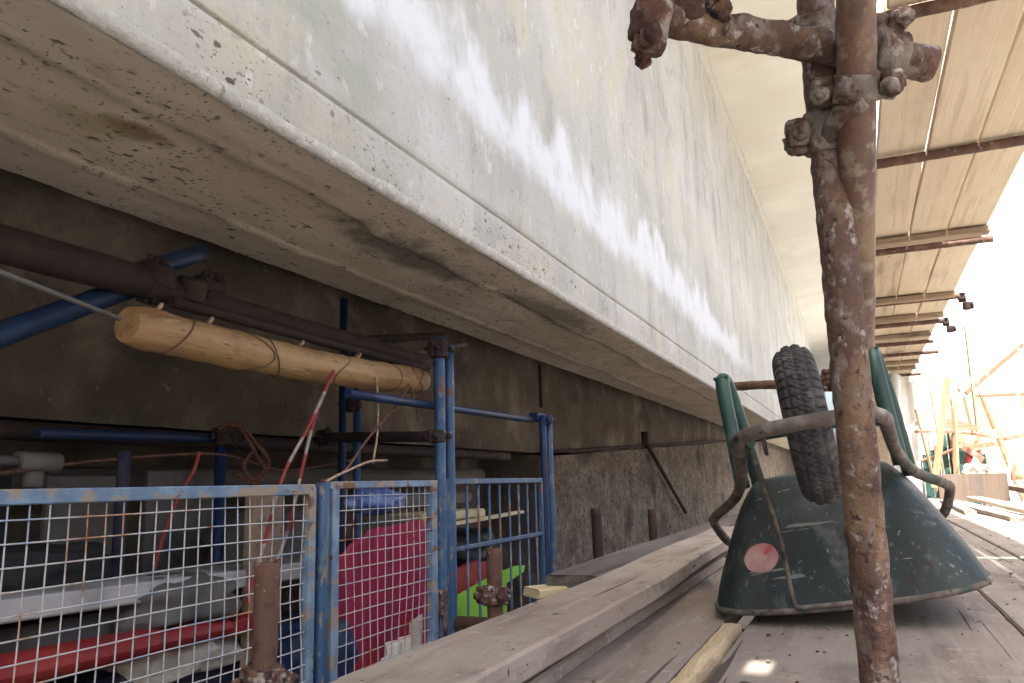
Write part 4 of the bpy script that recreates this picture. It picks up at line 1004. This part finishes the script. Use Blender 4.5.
# ------------------------------------------------------------------ bright open side, far right
# plywood toe board box
TBX = thing('plywood_box', (1.22, 11.0, 0), 'brown plywood box front standing across the far end of the walkway', 'box')
MB().box((1.215, 10.98, .165), (.74, .03, .33), Matrix.Rotation(radians(10), 3, 'Z'), bev=.003).build('front_board', M['ply'], TBX)
MB().box((1.58, 11.30, .165), (.03, .55, .33), bev=.003).build('side_board', M['ply'], TBX)
for x0, y0, x1, y1, z, w_, lb, mm in ((1.0, 6.6, .90, 10.2, .004, .14, 'sunlit board lying on the outer walkway planks, nearest the camera', 'deckplank'), (1.08, 6.0, 1.10, 10.0, .045, .12, 'pale board resting on the other loose board at the sunlit edge', 'ceilplank'),
                          (.80, 7.6, .86, 10.4, .004, .09, 'narrow weathered board in the sun before the plywood box', 'deckplank')):
    tag(plank_mb((x0, y0, z), (x1, y1, z + .01), w_, .036, seed=y0 * 3, warp=.012, ragged=.015).build('sunny_board', M[mm]), lb, 'board', 'boards in the sun at the right edge')
for x0, y0, x1, y1, w_, h_, lb in ((1.75, 9.6, 1.9, 12.2, .16, .06, 'brown timber block end at the right edge of the picture, beyond the sunlit boards'),):
    tag(plank_mb((x0 - .15, y0, .12), (x1 - .15, y1, .12), w_, h_, seed=7).build('timber_block', M['batten']), lb, 'timber')
# teal hoarding of upright boards with orange posts
HD = thing('teal_hoarding', (1.3, 13, -1.6), 'teal hoarding with orange posts at the far end on the right', 'hoarding')
tops = [.45, .52, .62, .68, .98, .95, .70, .66, .60]
for i, tz in enumerate(tops):
    x = .62 + i * .115
    MB().box((x + .055, 13.0, (tz - 1.6) / 2), (.108, .025, tz + 1.6), bev=.004).build('board', M['teal'], HD)
for x, tz in ((.80, .60), (1.03, .74), (1.245, .95), (1.58, .8)):
    MB().box((x, 12.95, (tz - 1.6) / 2), (.045, .05, tz + 1.6), bev=.004).build('post', M['tealpost'], HD)
MB().tube(spline([(.60, 12.9, .42), (.9, 12.9, .55), (1.15, 12.9, .63), (1.30, 12.88, .72), (1.32, 12.86, .86)], 5), .022, 8).build('rail', M['tealpost'], HD)
# leaning timbers
tl = [((1.20, 12.6, -.1), (1.28, 12.5, 1.25), .07, 'yellowwood', 'yellow timber upright standing in front of the teal hoarding'),
      ((.92, 12.4, .15), (1.22, 12.2, 1.62), .08, 'yellowwood', 'yellow timber leaning steeply left of the teal hoarding'),
      ((1.30, 11.9, 1.42), (1.85, 12.4, 1.85), .06, 'yellowwood', 'yellow brace slanting high above the teal hoarding on the bright side'),
      ((1.20, 12.5, .92), (1.9, 12.6, .78), .035, 'tealpost', 'orange lath lying slantwise across the top of the teal hoarding'),
      ((.75, 12.3, .92), (1.25, 12.35, .90), .035, 'tealpost', 'short orange lath left of the yellow upright at the far end')]
for a, b_, w_, mm, lb in tl:
    a, b_ = Vector(a), Vector(b_)
    R = (b_ - a).to_track_quat('Z', 'X').to_matrix()
    tag(MB().box((a + b_) / 2, (w_, w_ * .6, (b_ - a).length), R, bev=.004).build('leaning_timber', M[mm]), lb, 'timber', 'loose timbers at the far end')
m_ = MB(); ol = [(1.17, 1.12), (1.62, .97), (1.55, .92), (1.17, .97)]
m_.faces([(x, 12.75, z) for x, z in ol] + [(x, 12.79, z) for x, z in ol], [(0, 1, 2, 3), (4, 5, 6, 7)] + [(i, (i + 1) % 4, 4 + (i + 1) % 4, 4 + i) for i in range(4)])
tag(m_.build('broken_board', M['batten']), 'wedge-shaped broken brown board above the teal hoarding', 'board')
# heap of torn boards and sheeting
HP = [((1.42, 12.7, .78), (.42, .05, .10), 18, 'yellowwood'), ((1.55, 12.65, .70), (.36, .05, .09), -14, 'freshwood'), ((1.45, 12.6, .60), (.30, .05, .08), 40, 'tealpost'), ((1.60, 12.7, .86), (.35, .04, .08), -6, 'freshwood'), ((1.40, 12.62, .48), (.10, .05, .28), 12, 'red')]
hp = ['topmost tilted yellow', 'lower pale split', 'orange steep', 'upper pale level', 'small upright red']
for (c, sz, an, mm), nm in zip(HP, hp):
    tag(MB().box(c, sz, Matrix.Rotation(radians(an), 3, 'Y'), bev=.006).build('scrap_board', M[mm]), '%s scrap board piled against the right part of the teal hoarding' % nm, 'board', 'scrap boards at the far end')
m_ = MB()
def rag(u, v): 
    return Vector((1.30 + .30 * u + .03 * sin(v * 9), 12.5 + .03 * sin(u * 12 + v * 5), .28 + .26 * (1 - v) * (1 - abs(u - .5)) + .02 * sin(u * 15)))
m_.grid(rag, 20, 12); tag(m_.build('white_rag', M['whitecloth'], solidify=.004), 'white rag bundled at the foot of the scrap boards', 'rag')
m_ = MB()
def sheet(u, v):
    x = .40 + .34 * u + .16 * v * (1 - .3 * u); z = -.15 + 2.0 * v - .25 * u * v
    return Vector((x, 12.2 + .5 * v + .04 * sin(u * 9 + v * 3), z))
m_.grid(sheet, 30, 30); tag(m_.build('white_tarpaulin', M['whitesheet'], solidify=.01), 'pale tarpaulin hanging at the far end, just right of the wheelbarrow leg', 'tarpaulin')
tag(MB().box((.45, 16.6, .9), (1.0, .05, 3.2), bev=.01).build('end_board', M['ceilplank2']), 'greyish board wall closing the far end of the walkway', 'board wall')
# far house, sunlit; added height covers blue sky with white
hs = thing('pale_building', (12, 33, -1.6), 'sun-bleached pale building beyond the open side of the scaffold', 'building')
MB().box((11.5, 36, 9.2), (20, 6, 21.6)).build('wall', M['plaster'], hs)
for i in range(5):
    for j in range(6):
        f_ = MB().box((4.2 + i * 3.4, 32.96, 1.5 + j * 3.2), (1.3, .10, 1.5), bev=.01).build('window', M['plaster'], hs)
        MB().box((4.2 + i * 3.4, 32.90, 1.5 + j * 3.2), (1.1, .03, 1.3)).build('pane', M['whitesheet'], f_)

# ------------------------------------------------------------------ unseen blockers added outside the frame to shape the light
tag(MB().box((1.22, 2, -.83), (.03, 34, 1.5)).build('light_block_boarding', M['ply']), 'unseen brown boarding added to block light under the outer edge of the walkway', 'hoarding')
nb = thing('sky_block_building', (9.5, 4, -1.6), 'unseen low building added to block the low sky, to the right of the scaffold', 'building')
MB().box((10.5, 2, .95), (6, 44, 5.1)).build('wall', M['plaster'], nb)
MB().box((10.5, 2, 3.6), (6.5, 44.5, .2)).build('roof', M['batten'], nb)

# ------------------------------------------------------------------ extra clutter
for (c, ax, sd, lb, wd) in (((-1.675, 3.075, .955), (0, 0, 1), (.3, 1, 0), 'black clamp at the top of the tall blue pair', .09), ((-1.70, 3.16, .93), (0, 1, 0), (.4, 0, 1), 'second black clamp just below the top of the tall blue pair', .07),
                        ((-1.96, 1.98, 1.03), (0, 1, 0), (.4, 0, 1), 'blackish clamp between the short dark blue tube and the roll', .10), ((-2.38, 3.40, .93), (0, 0, 1), (1, .2, 0), 'dark clamp high on the back pair of uprights under the girder', .09),
                        ((-2.39, 3.42, .775), (0, 0, 1), (1, .3, 0), 'dark clamp on the back pair of uprights just under the roll', .07), ((-2.38, 2.53, .575), (0, 0, 1), (1, .5, 0), 'dark clamp under the cable tangle on the blue upright', .08),
                        ((-1.67, 4.37, .72), (0, 0, 1), (0, 1, 0), 'dark blue clamp where the top rail meets the last cage posts', .05)):
    cp = thing('dark_clamp', c, lb, 'clamp')
    clamp('jaw', c, ax, m='deepblue' if 'dark blue clamp' in lb else 'darkrust', seed=c[1] * 7, parent=cp, bolts=2, width=wd, side=Vector(sd), fat=1.5)
tag(MB().pipe((-2.2, 2.3, .86), (-2.25, 3.5, 1.02), .018, 10, step=.1, lump=.003).build('rusty_bar', M['darkrust']), 'dark bar rising behind the bamboo roll toward the girder', 'bar')
m_ = MB()
def rg_(u, v): return Vector((-1.93 + .02 * sin(v * 8 + u * 5), 3.02 + .34 * u, 1.01 - .10 * v * (.6 + .4 * sin(u * 7)) - .03 * u))
m_.grid(rg_, 20, 8); tag(m_.build('dark_rag', M['black'], solidify=.004), 'black rag draped over the dark pipe left of the tall blue pair', 'rag')
# shelf clutter behind the wide mesh panel
CL = [((-2.35, 1.28, -.20), (.22, .30, .10), 'navy', 'dark cloth bundle under the red bumper at the far left', 'bundle', 'cloth_bundle'),
      ((-2.20, 2.10, -.02), (.16, .22, .09), 'greyboard', 'grey box between the white board and the short red board', 'box', 'grey_box'),
      ((-2.30, 2.20, -.20), (.20, .26, .08), 'whitecloth', 'off-white bundle low behind the rusty stub post', 'bundle', 'pale_bundle'),
      ((-2.00, 2.55, -.30), (.14, .22, .16), 'deepblue', 'deep blue crate behind the gate post, low down', 'crate', 'blue_crate'),
      ((-2.38, 1.72, .13), (.10, .26, .07), 'black', 'black bag lying on the white board near its middle', 'bag', 'black_bag'),
      ((-2.36, 2.78, .12), (.20, .22, .14), 'greyboard', 'grey sack behind the gate, left of the crimson sheet', 'sack', 'grey_sack'),
      ((-2.35, 4.4, -.02), (.24, .30, .10), 'black', 'black bag behind the upright blue bars', 'bag', 'dark_bag')]
for i, (c, sz, mm, lb, ct_, nm) in enumerate(CL):
    m_ = MB()
    def bl(u, v, c=c, sz=sz, i=i):
        a = u * 2 * pi; b_ = (v - .5) * pi; d = Vector((math.copysign(abs(cos(a)) ** .6, cos(a)) * cos(b_) ** .6 if cos(b_) > 0 else 0, math.copysign(abs(sin(a)) ** .6, sin(a)) * cos(b_) ** .6 if cos(b_) > 0 else 0, math.copysign(abs(sin(b_)) ** .7, sin(b_))))
        rr = 1 + .22 * noise.fractal(d * 1.8 + Vector((i * 5, 0, 0)), .8, 2, 3)
        return Vector(c) + Vector((d.x * sz[0], d.y * sz[1], d.z * sz[2])) * rr
    m_.grid(bl, 40, 24); tag(m_.build(nm, M[mm]), lb, ct_)
rope('cable_run', [(-2.5, 1.0, .50), (-2.45, 1.5, .42), (-2.42, 2.0, .47), (-2.38, 2.5, .50), (-2.45, 3.0, .44), (-2.5, 3.6, .50)], .006, 'darktwine', 'thin dark cable sagging along the recess behind the fence', 'cable')
rope('cord', [(-1.72, 2.30, .36), (-1.76, 2.31, .2), (-1.76, 2.30, .0), (-1.75, 2.31, -.3)], .005, 'orange', 'red cord hanging beside the deep blue gate post', 'cord')
# far end: more timber and tube
FT = [((1.62, 14.0, 1.55), (2.6, 14.5, 2.35), .07, 'tealpost', 'pinkish brace slanting up at the right edge of the picture'), ((1.75, 14.0, 1.50), (2.8, 14.2, 1.50), .05, 'tealpost', 'level pinkish rail at the right edge of the picture'),
      ((1.72, 14.1, -.4), (1.74, 14.0, 2.6), .07, 'yellowwood', 'tall pale yellow post right of the far braces'), ((1.9, 13.0, .80), (2.3, 13.1, .86), .06, 'batten', 'short brown board sticking in from the right edge at the far end'),
      ((.98, 12.9, .10), (.80, 12.4, 1.25), .05, 'freshwood', 'thin pale timber leaning left at the far end'), ((1.10, 12.9, .25), (1.02, 12.5, 1.50), .04, 'freshwood', 'thinnest pale timber standing near the yellow leaning one')]
for a, b_, w_, mm, lb in FT:
    a, b_ = Vector(a), Vector(b_); R = (b_ - a).to_track_quat('Z', 'X').to_matrix()
    tag(MB().box((a + b_) / 2, (w_, w_ * .6, (b_ - a).length), R, bev=.004).build('far_timber', M[mm]), lb, 'timber', 'timbers at the far right')
# grit and mortar crumbs on the planks
gr = MB(); random.seed(3)
for k in range(420):
    x, y = random.uniform(-.5, .9), random.uniform(.9, 5.5); rr = random.uniform(.0012, .004) * (1.6 if random.random() < .06 else 1)
    if any(abs(x - e) < .012 for p_ in edges for e in p_): continue
    gr.box((x, y, .002 + rr * .4), (rr * 2, rr * random.uniform(1.2, 2.4), rr * 1.2), Matrix.Rotation(random.uniform(0, 3), 3, 'Z'), bev=rr * .3)
tag(gr.build('mortar_crumbs', M['mortar']), 'scattered mortar crumbs and grit on the walkway planks', 'grit', kind='stuff')

random.seed(11)
for i in range(12):
    x = .85 + i * .14 + random.uniform(-.05, .05); y = 13.4 + random.uniform(0, 2.5); a = Vector((x, y, random.uniform(-.3, .5))); b_ = a + Vector((random.uniform(-.5, .5), random.uniform(-.2, .2), random.uniform(.7, 1.9)))
    R = (b_ - a).to_track_quat('Z', 'X').to_matrix(); w_ = random.uniform(.03, .07)
    tag(MB().box((a + b_) / 2, (w_, w_ * .6, (b_ - a).length), R, bev=.004).build('pale_strut', M[['freshwood', 'tealpost', 'yellowwood', 'galv'][i % 4]]), 'pale sun-bleached strut among the timber clutter at the far right', 'timber', 'pale struts at the far right')
for i, (x0, y0, w_, h_, lb) in enumerate(((1.55, 15.5, 1.2, 1.5, 'cream debris sheet hanging behind the far timbers'), (.75, 15.0, .55, 1.9, 'warm white debris sheet behind the yellow leaning timber'))):
    m_ = MB()
    m_.grid(lambda u, v: Vector((x0 + w_ * u, y0 + .06 * sin(u * 14 + v * 4), .2 + h_ * v - .12 * sin(u * 5) * v)), 30, 16)
    tag(m_.build('debris_sheet', M['cream'] if i == 0 else M['whitesheet'], solidify=.008), lb, 'sheet')
